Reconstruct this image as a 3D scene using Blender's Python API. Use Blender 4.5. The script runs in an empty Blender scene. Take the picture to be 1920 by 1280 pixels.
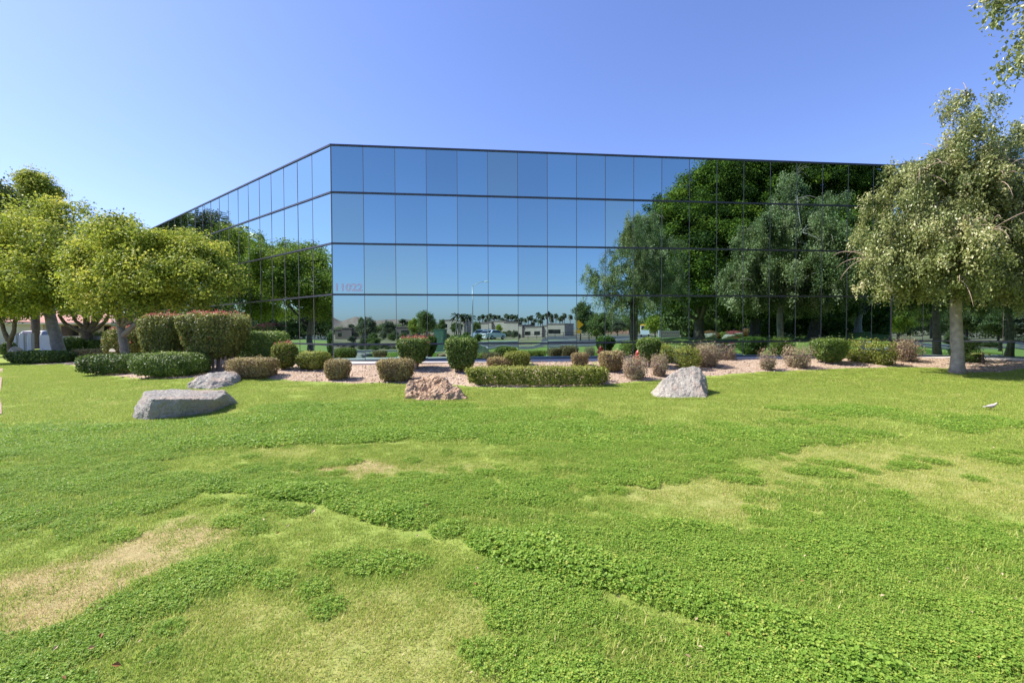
import bpy, bmesh, math
import numpy as np
from mathutils import Vector, Matrix, noise

# ------------------------------------------------------------------ camera, sky, sun, exposure
scn = bpy.context.scene
F, EYE = 876.35, 1.70
PITCH, ROLL = math.radians(1.375), math.radians(-0.252)
_fw = np.array([0, math.cos(PITCH), -math.sin(PITCH)]); _u0 = np.array([0, math.sin(PITCH), math.cos(PITCH)]); _r0 = np.array([1., 0, 0])
_rt = math.cos(ROLL)*_r0 + math.sin(ROLL)*_u0; _up = -math.sin(ROLL)*_r0 + math.cos(ROLL)*_u0
cam = bpy.data.objects.new("camera", bpy.data.cameras.new("camera"))
scn.collection.objects.link(cam); scn.camera = cam
cam.data.sensor_width = 36; cam.data.lens = 36*F/1920; cam.data.clip_start = .05; cam.data.clip_end = 12000
_b = -_fw
cam.matrix_world = Matrix(((_rt[0], _up[0], _b[0], 0), (_rt[1], _up[1], _b[1], 0), (_rt[2], _up[2], _b[2], EYE), (0, 0, 0, 1)))

SUN_EL = math.radians(50)
SUN_DIR = Vector((-.995, .094, 0)).normalized()*math.cos(SUN_EL) + Vector((0, 0, math.sin(SUN_EL)))
world = bpy.data.worlds.new("World"); scn.world = world; world.use_nodes = True
wt = world.node_tree; bg = wt.nodes["Background"]
sky = wt.nodes.new("ShaderNodeTexSky"); sky.sky_type = 'NISHITA'; sky.sun_disc = False
sky.sun_elevation = SUN_EL; sky.sun_rotation = math.atan2(SUN_DIR.x, SUN_DIR.y)
sky.air_density = 1.0; sky.dust_density = .9; sky.ozone_density = 1.6
tintn = wt.nodes.new("ShaderNodeMix"); tintn.data_type = 'RGBA'; tintn.blend_type = 'MULTIPLY'
tintn.inputs[0].default_value = 1; tintn.inputs[7].default_value = (.925, .975, 1.38, 1)
wt.links.new(sky.outputs[0], tintn.inputs[6]); wt.links.new(tintn.outputs[2], bg.inputs[0])
bg.inputs[1].default_value = .102
sun = bpy.data.objects.new("sun", bpy.data.lights.new("sun", 'SUN')); scn.collection.objects.link(sun)
sun.data.energy = 4.8; sun.data.angle = math.radians(.53); sun.data.color = (1, .94, .83)
sun.rotation_euler = SUN_DIR.to_track_quat('Z', 'Y').to_euler(); sun.location = (-30, 10, 40)
scn.view_settings.view_transform = 'Standard'; scn.view_settings.look = 'None'
scn.view_settings.exposure = .85; scn.view_settings.gamma = 1
scn.cycles.max_bounces = 8; scn.cycles.transparent_max_bounces = 8; scn.cycles.sample_clamp_indirect = 6

# ------------------------------------------------------------------ helpers: rays, mirror planes, ground
def ray(px, py):
    return (px-960)/F*_rt - (py-640)/F*_up + _fw
def at(px, py, Y):                      # the point seen at a photo pixel at depth Y
    d = ray(px, py); return np.array([0, 0, EYE]) + d*(Y/d[1])
def project(P):
    P = np.asarray(P, float) - np.array([0, 0, EYE]); z = P @ _fw
    z = np.where(z < .05, .05, z)
    return 960+F*(P @ _rt)/z, 640-F*(P @ _up)/z
C0 = np.array([-6.904, 18.038]); DF = np.array([.9942, .1080]); DL = np.array([-.7793, .6267])
LEN_F = 19.8*1.2; C1 = C0+DF*LEN_F; DR = np.array([.777, -.6295])
NF = np.array([.1080, -.9942]); NL = np.array([-.6267, -.7793]); NR = np.array([-.6295, -.777])
LEN_L, LEN_R = 35.3, 12.0
def refl(P, n, c):
    P = np.asarray(P, float); d = (P[..., :2]-c) @ n
    Q = P.copy(); Q[..., :2] = P[..., :2]-2*d[..., None]*n if P.ndim > 1 else P[..., :2]-2*d*n
    return Q
def vf(px, Z, py=None, z=0.0):          # real point whose image in the front glass appears at pixel px, depth Z
    p = at(px, 620 if py is None else py, Z)
    if py is None: p[2] = z
    return refl(p, NF, C0)
def vl(px, Z, z=0.0):
    p = at(px, 620, Z); p[2] = z; return refl(p, NL, C0)
def vr(px, Z, z=0.0):
    p = at(px, 620, Z); p[2] = z; return refl(p, NR, C1)
def wall_dist(x, y):
    P = np.stack([np.asarray(x, float)-C0[0], np.asarray(y, float)-C0[1]], -1)
    P1 = np.stack([np.asarray(x, float)-C1[0], np.asarray(y, float)-C1[1]], -1)
    return np.minimum(np.maximum(P @ NF, P @ NL), np.where(P @ DF > 12, P1 @ NR, 1e9))
def sstep(t):
    t = np.clip(t, 0, 1); return t*t*(3-2*t)
BERM = vf(1440, 50)
def gz(x, y):
    x = np.asarray(x, float); y = np.asarray(y, float)
    d = wall_dist(x, y); t = np.clip((7.2-d)/5.6, 0, 1)
    z = .485*np.where(t > .999, 1, t**1.55*(1.0))
    r = np.hypot((x-BERM[0])/16, (y-BERM[1])/9)
    z = z + .85*sstep(1.5-r)
    z = z + .03*np.sin(x*.55+1.3)*np.sin(y*.47)*np.clip(d/8, 0, 1)*np.clip((40-np.abs(x))/20, 0, 1)
    return z
def ground(px, py):
    d = ray(px, py); o = np.array([0, 0, EYE]); t = .5
    while t < 400:
        p = o+d*t
        if p[2] < float(gz(p[0], p[1])): break
        t += .01+.002*t
    return p
def pinpoly(x, y, poly):
    x = np.asarray(x); y = np.asarray(y); c = np.zeros(x.shape, bool); n = len(poly)
    for i in range(n):
        x0, y0 = poly[i][:2]; x1, y1 = poly[(i+1) % n][:2]
        m = ((y0 > y) != (y1 > y)) & (x < (x1-x0)*(y-y0)/((y1-y0) if y1 != y0 else 1e-9)+x0)
        c ^= m
    return c
def n2(x, y, s, seed=0.0):              # cheap smooth noise, vectorised
    r = np.random.default_rng(int(seed*1000)+7); v = 0
    for k in range(7):
        a = r.uniform(0, 6.28); f = s*(1.35**k)*r.uniform(.8, 1.2); p = r.uniform(0, 6.28)
        v = v+np.sin((x*math.cos(a)+y*math.sin(a))*f+p)/(1.15**k)
    return v/2.6

# ------------------------------------------------------------------ helpers: objects
COL = scn.collection
def tag(o, label=None, cat=None, group=None, kind=None):
    if label: o["label"] = label
    if cat: o["category"] = cat
    if group: o["group"] = group
    if kind: o["kind"] = kind
    return o
def empty(name, loc, label=None, cat=None, group=None, rz=0.0):
    o = bpy.data.objects.new(name, None); COL.objects.link(o); o.location = loc; o.rotation_euler = (0, 0, rz)
    o.empty_display_size = .3
    return tag(o, label, cat, group)
def link(name, me, parent=None, loc=None):
    o = bpy.data.objects.new(name, me); COL.objects.link(o)
    if parent is not None: o.parent = parent
    if loc is not None: o.location = loc
    return o
def copy_tree(o, parent=None):
    c = o.copy(); COL.objects.link(c)
    if parent is not None: c.parent = parent
    for ch in o.children: copy_tree(ch, c)
    return c
class MB:
    """collects vertices, faces, material slots and a per-vertex tint"""
    def __init__(s): s.v = []; s.f4 = []; s.f3 = []; s.m4 = []; s.m3 = []; s.t = []; s.n = 0; s.poly = []; s.mp = []
    def add(s, V, Q=None, T=None, tint=.5, mi=0, polys=None):
        V = np.asarray(V, float).reshape(-1, 3); b = s.n; s.v.append(V); s.n += len(V)
        s.t.append(np.broadcast_to(np.asarray(tint, float), (len(V),)))
        if Q is not None and len(Q): s.f4.append(np.asarray(Q)+b); s.m4.append(np.full(len(Q), mi))
        if T is not None and len(T): s.f3.append(np.asarray(T)+b); s.m3.append(np.full(len(T), mi))
        for p in polys or []: s.poly.append([i+b for i in p]); s.mp.append(mi)
        return s
    def box(s, lo, hi, mi=0, rot=None, org=None, tint=.5):
        x0, y0, z0 = lo; x1, y1, z1 = hi
        V = np.array([(x0, y0, z0), (x1, y0, z0), (x1, y1, z0), (x0, y1, z0), (x0, y0, z1), (x1, y0, z1), (x1, y1, z1), (x0, y1, z1)], float)
        if rot is not None: V = V @ np.array(rot).T
        if org is not None: V = V+np.asarray(org)
        return s.add(V, [(0, 3, 2, 1), (4, 5, 6, 7), (0, 1, 5, 4), (1, 2, 6, 5), (2, 3, 7, 6), (3, 0, 4, 7)], mi=mi, tint=tint)
    def tube(s, P, R, n=8, mi=0, cap=True, tint=.5, rough=0.0, rng=None):
        P = np.asarray(P, float); k = len(P); R = np.broadcast_to(np.asarray(R, float), (k,))
        T = np.gradient(P, axis=0); T /= np.linalg.norm(T, axis=1)[:, None]+1e-9
        a = np.array([1., 0, 0]) if abs(T[0][0]) < .8 else np.array([0, 1., 0])
        rings = []
        for i in range(k):
            a = a-T[i]*(a @ T[i]); a /= np.linalg.norm(a)+1e-9; b = np.cross(T[i], a)
            th = np.linspace(0, 2*math.pi, n, endpoint=False)
            r = R[i]*(1+(rough*rng.standard_normal(n) if rng is not None and rough else 0))
            rings.append(P[i]+(np.cos(th)*r)[:, None]*a+(np.sin(th)*r)[:, None]*b)
        V = np.concatenate(rings); Q = []
        i = np.arange(k-1)[:, None]*n; j = np.arange(n)[None]; j2 = (j+1) % n
        Q = np.stack([i+j, i+j2, i+n+j2, i+n+j], -1).reshape(-1, 4)
        polys = [list(range(n))[::-1], list(range((k-1)*n, k*n))] if cap else None
        return s.add(V, Q, tint=tint, mi=mi, polys=polys)
    def lathe(s, prof, n=16, org=(0, 0, 0), mi=0, axis=2):
        V = []
        for r, z in prof:
            th = np.linspace(0, 2*math.pi, n, endpoint=False)
            V.append(np.stack([r*np.cos(th), r*np.sin(th), np.full(n, z)], 1))
        V = np.concatenate(V)
        if axis == 0: V = V[:, [2, 0, 1]]
        if axis == 1: V = V[:, [1, 2, 0]]
        k = len(prof); i = np.arange(k-1)[:, None]*n; j = np.arange(n)[None]; j2 = (j+1) % n
        Q = np.stack([i+j, i+j2, i+n+j2, i+n+j], -1).reshape(-1, 4)
        return s.add(V+np.asarray(org), Q, mi=mi, polys=[list(range(n))[::-1], list(range((k-1)*n, k*n))])
    def mesh(s, name, mats, smooth=False):
        V = np.concatenate(s.v); me = bpy.data.meshes.new(name)
        f4 = np.concatenate(s.f4) if s.f4 else np.zeros((0, 4), int); f3 = np.concatenate(s.f3) if s.f3 else np.zeros((0, 3), int)
        pl = [len(p) for p in s.poly]; pf = np.array([i for p in s.poly for i in p], int)
        nl = len(f4)*4+len(f3)*3+len(pf); npoly = len(f4)+len(f3)+len(pl)
        me.vertices.add(len(V)); me.vertices.foreach_set("co", V.astype(np.float32).ravel())
        me.loops.add(nl); me.loops.foreach_set("vertex_index", np.concatenate([f4.ravel(), f3.ravel(), pf]).astype(np.int32))
        cnt = np.concatenate([np.full(len(f4), 4), np.full(len(f3), 3), np.array(pl, int)]).astype(int)
        me.polygons.add(npoly); me.polygons.foreach_set("loop_start", np.concatenate([[0], np.cumsum(cnt)[:-1]]).astype(np.int32))
        mi = np.concatenate([np.concatenate(s.m4) if s.m4 else [], np.concatenate(s.m3) if s.m3 else [], np.array(s.mp)]).astype(np.int32)
        me.polygons.foreach_set("material_index", mi)
        me.polygons.foreach_set("use_smooth", np.full(npoly, smooth))
        for m in (mats if isinstance(mats, (list, tuple)) else [mats]): me.materials.append(m)
        a = me.attributes.new("tint", 'FLOAT', 'POINT'); a.data.foreach_set("value", np.concatenate(s.t).astype(np.float32))
        me.update(calc_edges=True); me.validate()
        return me
    def build(s, name, mats, parent=None, loc=None, smooth=False):
        return link(name, s.mesh(name, mats, smooth), parent, loc)

# ------------------------------------------------------------------ materials
def nt_mat(name):
    m = bpy.data.materials.new(name); m.use_nodes = True; nt = m.node_tree
    return m, nt, nt.nodes["Principled BSDF"]
def ramp(nt, stops):
    r = nt.nodes.new("ShaderNodeValToRGB"); e = r.color_ramp.elements
    while len(e) < len(stops): e.new(.5)
    for k, (p, c) in enumerate(stops): e[k].position = p; e[k].color = (*c, 1)
    return r
def noise_node(nt, scale, detail=4, rough=.6, coord="Object"):
    tc = nt.nodes.new("ShaderNodeTexCoord"); n = nt.nodes.new("ShaderNodeTexNoise")
    n.inputs["Scale"].default_value = scale; n.inputs["Detail"].default_value = detail; n.inputs["Roughness"].default_value = rough
    nt.links.new(tc.outputs[coord], n.inputs["Vector"]); return n
def bump(nt, src, b, strength, dist):
    bn = nt.nodes.new("ShaderNodeBump"); bn.inputs["Strength"].default_value = strength; bn.inputs["Distance"].default_value = dist
    nt.links.new(src, bn.inputs["Height"]); nt.links.new(bn.outputs[0], b.inputs["Normal"]); return bn
def plain(name, col, rough=.6, metal=0.0, spec=.5, nscale=0, namp=.15, bmp=0, bscale=None, coat=0):
    m, nt, b = nt_mat(name); b.inputs["Roughness"].default_value = rough; b.inputs["Metallic"].default_value = metal
    b.inputs["Specular IOR Level"].default_value = spec; b.inputs["Coat Weight"].default_value = coat
    if nscale:
        n = noise_node(nt, nscale); c = np.array(col)
        r = ramp(nt, [(.3, tuple(c*(1-namp))), (.7, tuple(np.minimum(c*(1+namp), 1)))])
        nt.links.new(n.outputs[0], r.inputs[0]); nt.links.new(r.outputs[0], b.inputs["Base Color"])
        if bmp:
            n3 = noise_node(nt, bscale or nscale*3, 6, .7); bump(nt, n3.outputs[0], b, 1, bmp)
    else: b.inputs["Base Color"].default_value = (*col, 1)
    return m
def leafmat(name, stops, rough=.45, trans=.3, spec=.4, obj_var=0.0):
    m, nt, b = nt_mat(name); b.inputs["Roughness"].default_value = rough; b.inputs["Specular IOR Level"].default_value = spec
    a = nt.nodes.new("ShaderNodeAttribute"); a.attribute_name = "tint"
    r = ramp(nt, stops); src = a.outputs["Fac"]
    if obj_var:
        oi = nt.nodes.new("ShaderNodeObjectInfo"); ma = nt.nodes.new("ShaderNodeMath"); ma.operation = 'MULTIPLY_ADD'
        mb = nt.nodes.new("ShaderNodeMath"); mb.operation = 'SUBTRACT'; mb.inputs[1].default_value = .5
        nt.links.new(oi.outputs["Random"], mb.inputs[0]); nt.links.new(mb.outputs[0], ma.inputs[0]); ma.inputs[1].default_value = obj_var
        nt.links.new(src, ma.inputs[2]); src = ma.outputs[0]
    nt.links.new(src, r.inputs[0]); nt.links.new(r.outputs[0], b.inputs["Base Color"])
    tr = nt.nodes.new("ShaderNodeBsdfTranslucent"); nt.links.new(r.outputs[0], tr.inputs[0])
    mx = nt.nodes.new("ShaderNodeMixShader"); mx.inputs[0].default_value = trans
    out = nt.nodes["Material Output"]
    nt.links.new(b.outputs[0], mx.inputs[1]); nt.links.new(tr.outputs[0], mx.inputs[2]); nt.links.new(mx.outputs[0], out.inputs[0])
    return m
M = {}
def mirror_glass(name, col, rough=0.0, waves=.0):
    m, nt, b = nt_mat(name); b.inputs["Base Color"].default_value = (*col, 1); b.inputs["Metallic"].default_value = 1
    b.inputs["Roughness"].default_value = rough
    oi = nt.nodes.new("ShaderNodeObjectInfo"); c = np.array(col); r = ramp(nt, [(0, tuple(c*.93)), (1, tuple(c*1.07))])
    nt.links.new(oi.outputs["Random"], r.inputs[0]); nt.links.new(r.outputs[0], b.inputs["Base Color"])
    return m
M['glass'] = mirror_glass("mirror_glass", (.33, .495, .515), .0)
M['glass2'] = mirror_glass("replacement_glass", (.36, .50, .47), .012)
M['band'] = plain("bronze_band", (.06, .064, .085), .38, .3, .5, 3, .2)
M['joint'] = plain("joint_seal", (.17, .155, .145), .5)
M['roofing'] = plain("roofing", (.3, .3, .3), .9)
M['number'] = plain("number_plastic", (.64, .64, .78), .5)
M['concrete'] = plain("concrete", (.52, .47, .43), .85, nscale=1.2, namp=.12, bmp=.004, bscale=40)
M['asphalt'] = plain("asphalt", (.085, .078, .078), .9, nscale=.4, namp=.15, bmp=.005, bscale=60)
M['kerb'] = plain("kerb_concrete", (.5, .47, .43), .85, nscale=2, namp=.12)
M['bark'] = plain("bark", (.16, .12, .09), .9, nscale=7, namp=.45, bmp=.03, bscale=18)
M['bark_pale'] = plain("pale_bark", (.40, .34, .29), .9, nscale=5, namp=.35, bmp=.02, bscale=22)
M['bark_grey'] = plain("grey_bark", (.22, .20, .18), .9, nscale=6, namp=.35, bmp=.025, bscale=20)
M['twig'] = plain("twig", (.34, .25, .20), .9, nscale=9, namp=.3)
M['steel'] = plain("galvanised_steel", (.45, .46, .47), .45, .7)
M['white'] = plain("white_paint", (.78, .78, .77), .4, nscale=3, namp=.04)
M['black'] = plain("black_rubber", (.02, .02, .02), .7)
M['darkglass'] = plain("dark_glass", (.012, .014, .016), .06, 0, .8)
M['red'] = plain("red_paint", (.36, .04, .045), .4, nscale=8, namp=.12)
M['green_box'] = plain("green_paint", (.075, .14, .10), .45, nscale=3, namp=.1)
M['yellow'] = plain("yellow_sheeting", (.85, .42, .02), .5)
M['stucco'] = plain("beige_stucco", (.46, .37, .30), .9, nscale=.6, namp=.08)
M['stucco_dark'] = plain("brown_stucco", (.20, .15, .125), .9, nscale=.6, namp=.1)
M['stucco_white'] = plain("white_stucco", (.68, .64, .60), .9, nscale=.6, namp=.06)
M['tile'] = plain("pink_roof_tile", (.42, .20, .15), .8, nscale=4, namp=.25)
M['lf_lime'] = leafmat("lime_leaves", [(.05, (.11, .17, .025)), (.4, (.33, .40, .05)), (.7, (.53, .56, .075)), (1, (.68, .62, .13))], .5, .38, .22)
M['lf_pear'] = leafmat("pear_leaves", [(.05, (.11, .15, .04)), (.45, (.28, .325, .105)), (.75, (.48, .485, .20)), (1, (.74, .68, .40))], .38, .36, .55)
M['lf_ficus'] = leafmat("ficus_leaves", [(.05, (.025, .048, .007)), (.5, (.095, .15, .015)), (.8, (.24, .32, .03)), (1, (.40, .43, .05))], .5, .32, .22)
M['lf_far'] = leafmat("distant_leaves", [(.05, (.07, .10, .025)), (.5, (.19, .245, .055)), (1, (.34, .38, .10))], .5, .38)
M['lf_olive'] = leafmat("olive_leaves", [(.05, (.08, .095, .05)), (.5, (.18, .20, .10)), (1, (.29, .30, .15))], .5, .35)
M['lf_palm'] = leafmat("palm_fronds", [(.0, (.13, .085, .045)), (.3, (.05, .065, .025)), (1, (.10, .12, .04))], .5, .15)
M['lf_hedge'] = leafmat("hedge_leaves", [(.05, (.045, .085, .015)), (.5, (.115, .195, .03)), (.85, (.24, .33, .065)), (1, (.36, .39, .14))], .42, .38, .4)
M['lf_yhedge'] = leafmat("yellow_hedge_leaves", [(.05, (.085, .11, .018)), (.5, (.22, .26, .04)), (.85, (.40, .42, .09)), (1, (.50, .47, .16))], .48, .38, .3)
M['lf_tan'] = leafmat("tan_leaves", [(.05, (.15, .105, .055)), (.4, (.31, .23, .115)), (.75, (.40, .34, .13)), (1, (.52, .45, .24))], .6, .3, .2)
M['lf_dust'] = leafmat("dusty_leaves", [(.05, (.20, .13, .10)), (.45, (.40, .29, .22)), (.8, (.34, .33, .14)), (1, (.58, .48, .37))], .6, .3, .2)
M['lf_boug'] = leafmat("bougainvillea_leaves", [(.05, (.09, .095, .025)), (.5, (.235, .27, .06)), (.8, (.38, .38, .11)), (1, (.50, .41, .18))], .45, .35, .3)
M['lf_pink'] = leafmat("pink_bracts", [(0, (.42, .09, .10)), (.5, (.52, .14, .14)), (1, (.58, .26, .18))], .5, .35, .2)
M['lf_rust'] = leafmat("rust_leaves", [(0, (.16, .07, .03)), (.5, (.26, .13, .05)), (1, (.32, .20, .07))], .5, .25, .3)
M['gr_short'] = leafmat("lawn_blades", [(0, (.215, .345, .05)), (.45, (.375, .465, .09)), (.75, (.525, .54, .14)), (1, (.69, .60, .28))], .5, .45, .2, .22)
M['gr_dry'] = leafmat("straw_blades", [(0, (.30, .40, .06)), (.35, (.50, .46, .15)), (.7, (.64, .52, .26)), (1, (.72, .57, .33))], .6, .35, .2, .25)
M['gr_clover'] = leafmat("clover_leaves", [(0, (.155, .29, .035)), (.4, (.25, .405, .055)), (.8, (.39, .515, .085)), (1, (.56, .56, .12))], .45, .45, .25, .25)
M['litter'] = leafmat("litter_leaves", [(0, (.25, .09, .03)), (.4, (.42, .24, .11)), (1, (.58, .47, .29))], .6, .2, .3)

def lawn_material():
    m, nt, b = nt_mat("lawn_soil"); b.inputs["Roughness"].default_value = .95; b.inputs["Specular IOR Level"].default_value = .1
    def attr(n):
        a = nt.nodes.new("ShaderNodeAttribute"); a.attribute_name = n; return a.outputs["Fac"]
    n1 = noise_node(nt, 1.1, 6, .7); n2_ = noise_node(nt, 14, 6, .7)
    g = ramp(nt, [(.3, (.185, .255, .05)), (.55, (.25, .31, .07)), (.75, (.32, .34, .08))])
    nt.links.new(n1.outputs[0], g.inputs[0])
    s = ramp(nt, [(.3, (.26, .21, .10)), (.7, (.46, .36, .19))]); nt.links.new(n2_.outputs[0], s.inputs[0])
    d = ramp(nt, [(.35, (.20, .15, .09)), (.65, (.33, .25, .17))]); nt.links.new(n1.outputs[0], d.inputs[0])
    m1 = nt.nodes.new("ShaderNodeMix"); m1.data_type = 'RGBA'; m2 = nt.nodes.new("ShaderNodeMix"); m2.data_type = 'RGBA'
    nt.links.new(attr("dry"), m1.inputs[0]); nt.links.new(g.outputs[0], m1.inputs[6]); nt.links.new(s.outputs[0], m1.inputs[7])
    nt.links.new(attr("desert"), m2.inputs[0]); nt.links.new(m1.outputs[2], m2.inputs[6]); nt.links.new(d.outputs[0], m2.inputs[7])
    nt.links.new(m2.outputs[2], b.inputs["Base Color"]); bump(nt, n2_.outputs[0], b, .6, .03)
    return m
M['lawn'] = lawn_material()
def gravel_material():
    m, nt, b = nt_mat("pink_gravel"); b.inputs["Roughness"].default_value = .95; b.inputs["Specular IOR Level"].default_value = .15
    tc = nt.nodes.new("ShaderNodeTexCoord"); v = nt.nodes.new("ShaderNodeTexVoronoi"); v.inputs["Scale"].default_value = 26
    nt.links.new(tc.outputs["Object"], v.inputs["Vector"])
    r = ramp(nt, [(0, (.29, .19, .13)), (.35, (.44, .33, .245)), (.7, (.57, .455, .35)), (1, (.36, .28, .22))])
    sep = nt.nodes.new("ShaderNodeSeparateColor"); nt.links.new(v.outputs["Color"], sep.inputs[0]); nt.links.new(sep.outputs[0], r.inputs[0])
    n = noise_node(nt, .7, 5, .65); mx = nt.nodes.new("ShaderNodeMix"); mx.data_type = 'RGBA'; mx.blend_type = 'MULTIPLY'; mx.inputs[0].default_value = 1
    r2 = ramp(nt, [(.3, (.78, .74, .70)), (.65, (1, 1, 1))]); nt.links.new(n.outputs[0], r2.inputs[0])
    nt.links.new(r.outputs[0], mx.inputs[6]); nt.links.new(r2.outputs[0], mx.inputs[7]); nt.links.new(mx.outputs[2], b.inputs["Base Color"])
    bump(nt, v.outputs["Distance"], b, 1, -.02)
    return m
M['gravel'] = gravel_material()
def rock_material(name, stops, scale, patch=None, bmp=.03):
    m, nt, b = nt_mat(name); b.inputs["Roughness"].default_value = .92; b.inputs["Specular IOR Level"].default_value = .2
    n = noise_node(nt, scale*2.5, 5, .6); r = ramp(nt, stops); nt.links.new(n.outputs[0], r.inputs[0]); src = r.outputs[0]
    if patch:
        p = noise_node(nt, 1.8, 5, .6); pr = ramp(nt, [(.48, (0, 0, 0)), (.62, (1, 1, 1))]); nt.links.new(p.outputs[0], pr.inputs[0])
        mx = nt.nodes.new("ShaderNodeMix"); mx.data_type = 'RGBA'; nt.links.new(pr.outputs[0], mx.inputs[0]); nt.links.new(src, mx.inputs[6]); mx.inputs[7].default_value = (*patch, 1); src = mx.outputs[2]
    nt.links.new(src, b.inputs["Base Color"]); n3 = noise_node(nt, scale*4, 6, .7); bump(nt, n3.outputs[0], b, 1, bmp*1.2)
    return m
M['rock_grey'] = rock_material("grey_granite", [(.3, (.20, .185, .165)), (.5, (.37, .345, .305)), (.7, (.52, .475, .41))], 9, (.44, .36, .29))
M['rock_pale'] = rock_material("pale_granite", [(.3, (.22, .195, .165)), (.5, (.39, .355, .30)), (.7, (.50, .455, .385))], 8, (.40, .32, .26))
M['rock_red'] = rock_material("russet_rock", [(.3, (.25, .15, .085)), (.5, (.50, .345, .22)), (.7, (.64, .47, .33))], 7, (.50, .34, .23), .04)
M['hill'] = rock_material("bare_hillside", [(.3, (.20, .13, .10)), (.5, (.31, .21, .165)), (.7, (.38, .265, .21))], .02, None, 3)

# ------------------------------------------------------------------ ground, bed, pavement, roads
BED_EDGE = [(15, 682), (60, 685), (110, 683), (150, 690), (158, 700), (200, 707), (255, 711), (330, 712), (395, 708), (440, 707), (515, 713), (560, 716), (605, 718), (660, 719), (700, 720),
            (780, 721), (830, 723), (870, 726), (960, 728), (1050, 727), (1130, 723), (1180, 719), (1240, 714), (1330, 706), (1400, 700),
            (1480, 696), (1560, 692.5), (1640, 689.5), (1720, 688), (1775, 690), (1800, 697), (1850, 701), (1920, 694), (2060, 690)]
bed_pts = np.array([ground(*p)[:2] for p in BED_EDGE])
def dens(P, n):
    s = np.concatenate([[0], np.cumsum(np.linalg.norm(np.diff(P, axis=0), axis=1))]); t = np.linspace(0, s[-1], n)
    return np.stack([np.interp(t, s, P[:, k]) for k in range(P.shape[1])], 1)
bed_front = dens(bed_pts, 400)
bed_front += np.stack([.06*n2(bed_front[:, 0], bed_front[:, 1], 2.3, .3), .10*n2(bed_front[:, 0], bed_front[:, 1], 2.9, .5)], 1)
C0o = C0+np.array([-.45, -1.75]); 
back_line = np.array([C0+DL*LEN_L+NL*.3, C0+DL*3+NL*.6, C0+NF*1.2+DF*.3, C1+NF*.8+NR*.5, C1+DR*LEN_R+NR*1.2])
bed_poly = np.concatenate([bed_front, back_line[::-1]])
def in_bed(x, y): return pinpoly(x, y, bed_poly)

RD0, RDD = np.array([-6.7, .2]), np.array([.9207, -.3902]); RDN = np.array([-.3902, -.9207])
def road_d(x, y): return (np.asarray(x)-RD0[0])*RDN[0]+(np.asarray(y)-RD0[1])*RDN[1]

CLOVER = [
 [(0, 905), (130, 880), (240, 870), (420, 905), (520, 870), (600, 905), (760, 905), (900, 885), (1000, 905), (1130, 960), (1200, 985), (1390, 1000), (1480, 930), (1540, 900), (1640, 930), (1780, 985), (1920, 1000), (2100, 1040), (2100, 1320), (1700, 1320), (1500, 1218), (1300, 1148), (1100, 1088), (1000, 1058), (860, 1012), (720, 977), (640, 957), (520, 927), (400, 922), (300, 935), (180, 960), (0, 1010), (-100, 1010), (-100, 905)],
 [(860, 1100), (920, 1062), (1000, 1070), (1100, 1102), (1300, 1164), (1480, 1228), (1640, 1300), (1640, 1340), (975, 1340), (965, 1200), (930, 1150)],
 [(240, 800), (400, 790), (560, 762), (700, 758), (900, 765), (1060, 770), (1150, 782), (1130, 812), (1010, 825), (760, 815), (620, 830), (560, 820), (420, 850), (300, 850), (200, 840)],
 [(1000, 830), (1150, 810), (1300, 795), (1480, 805), (1590, 809), (1560, 820), (1480, 830), (1440, 845), (1380, 855), (1300, 880), (1180, 905), (1100, 900), (1040, 870)],
 [(150, 1180), (260, 1130), (330, 1080), (420, 1040), (480, 1035), (470, 1070), (420, 1100), (330, 1130), (260, 1175), (180, 1205), (60, 1220)],
 [(-60, 1215), (120, 1190), (200, 1205), (160, 1250), (60, 1320), (-60, 1320)],
 [(-100, 800), (100, 795), (230, 805), (320, 855), (200, 872), (-100, 890)],
 [(1480, 770), (1600, 766), (1640, 774), (1560, 782)], [(1650, 778), (1800, 782), (1920, 790), (1900, 800), (1740, 796)], [(880, 1190), (950, 1200), (900, 1230)]]
DRY = [[(-60, 1090), (120, 1050), (250, 1000), (330, 968), (440, 985), (460, 1002), (380, 1030), (300, 1080), (200, 1140), (60, 1190), (-60, 1205)],
       [(545, 885), (640, 868), (760, 863), (900, 870), (960, 885), (880, 897), (700, 890), (560, 897)]]
YEL = [[(1390, 850), (1500, 825), (1640, 830), (1800, 850), (1920, 880), (2100, 900), (2100, 990), (1920, 965), (1760, 935), (1560, 885), (1430, 875)],
       [(480, 1320), (500, 1180), (620, 1110), (760, 1105), (880, 1140), (950, 1170), (975, 1320)],
       [(1160, 905), (1380, 885), (1480, 880), (1560, 920), (1500, 990), (1400, 985), (1200, 945)],
       [(470, 825), (600, 835), (560, 862), (470, 850)], [(-60, 1220), (100, 1160), (300, 1140), (480, 1110), (560, 1130), (480, 1200), (300, 1190), (100, 1230)]]
def cover(x, y, jit=(0, 0)):
    jx = .10*n2(x, y, 5, .1)+.08*n2(x, y, 17, .2)+jit[0]; jy = .10*n2(x, y, 6, .4)+.08*n2(x, y, 19, .6)+jit[1]
    k = .2+.12*np.clip(y, 0, 14)
    px, py = project(np.stack([x+jx*k, y+jy*k, np.zeros_like(x)], -1))
    def any_(L):
        m = np.zeros(x.shape, bool)
        for P in L: m |= pinpoly(px, py, P)
        return m & (y > .8)
    return any_(CLOVER), any_(DRY), any_(YEL)

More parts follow.
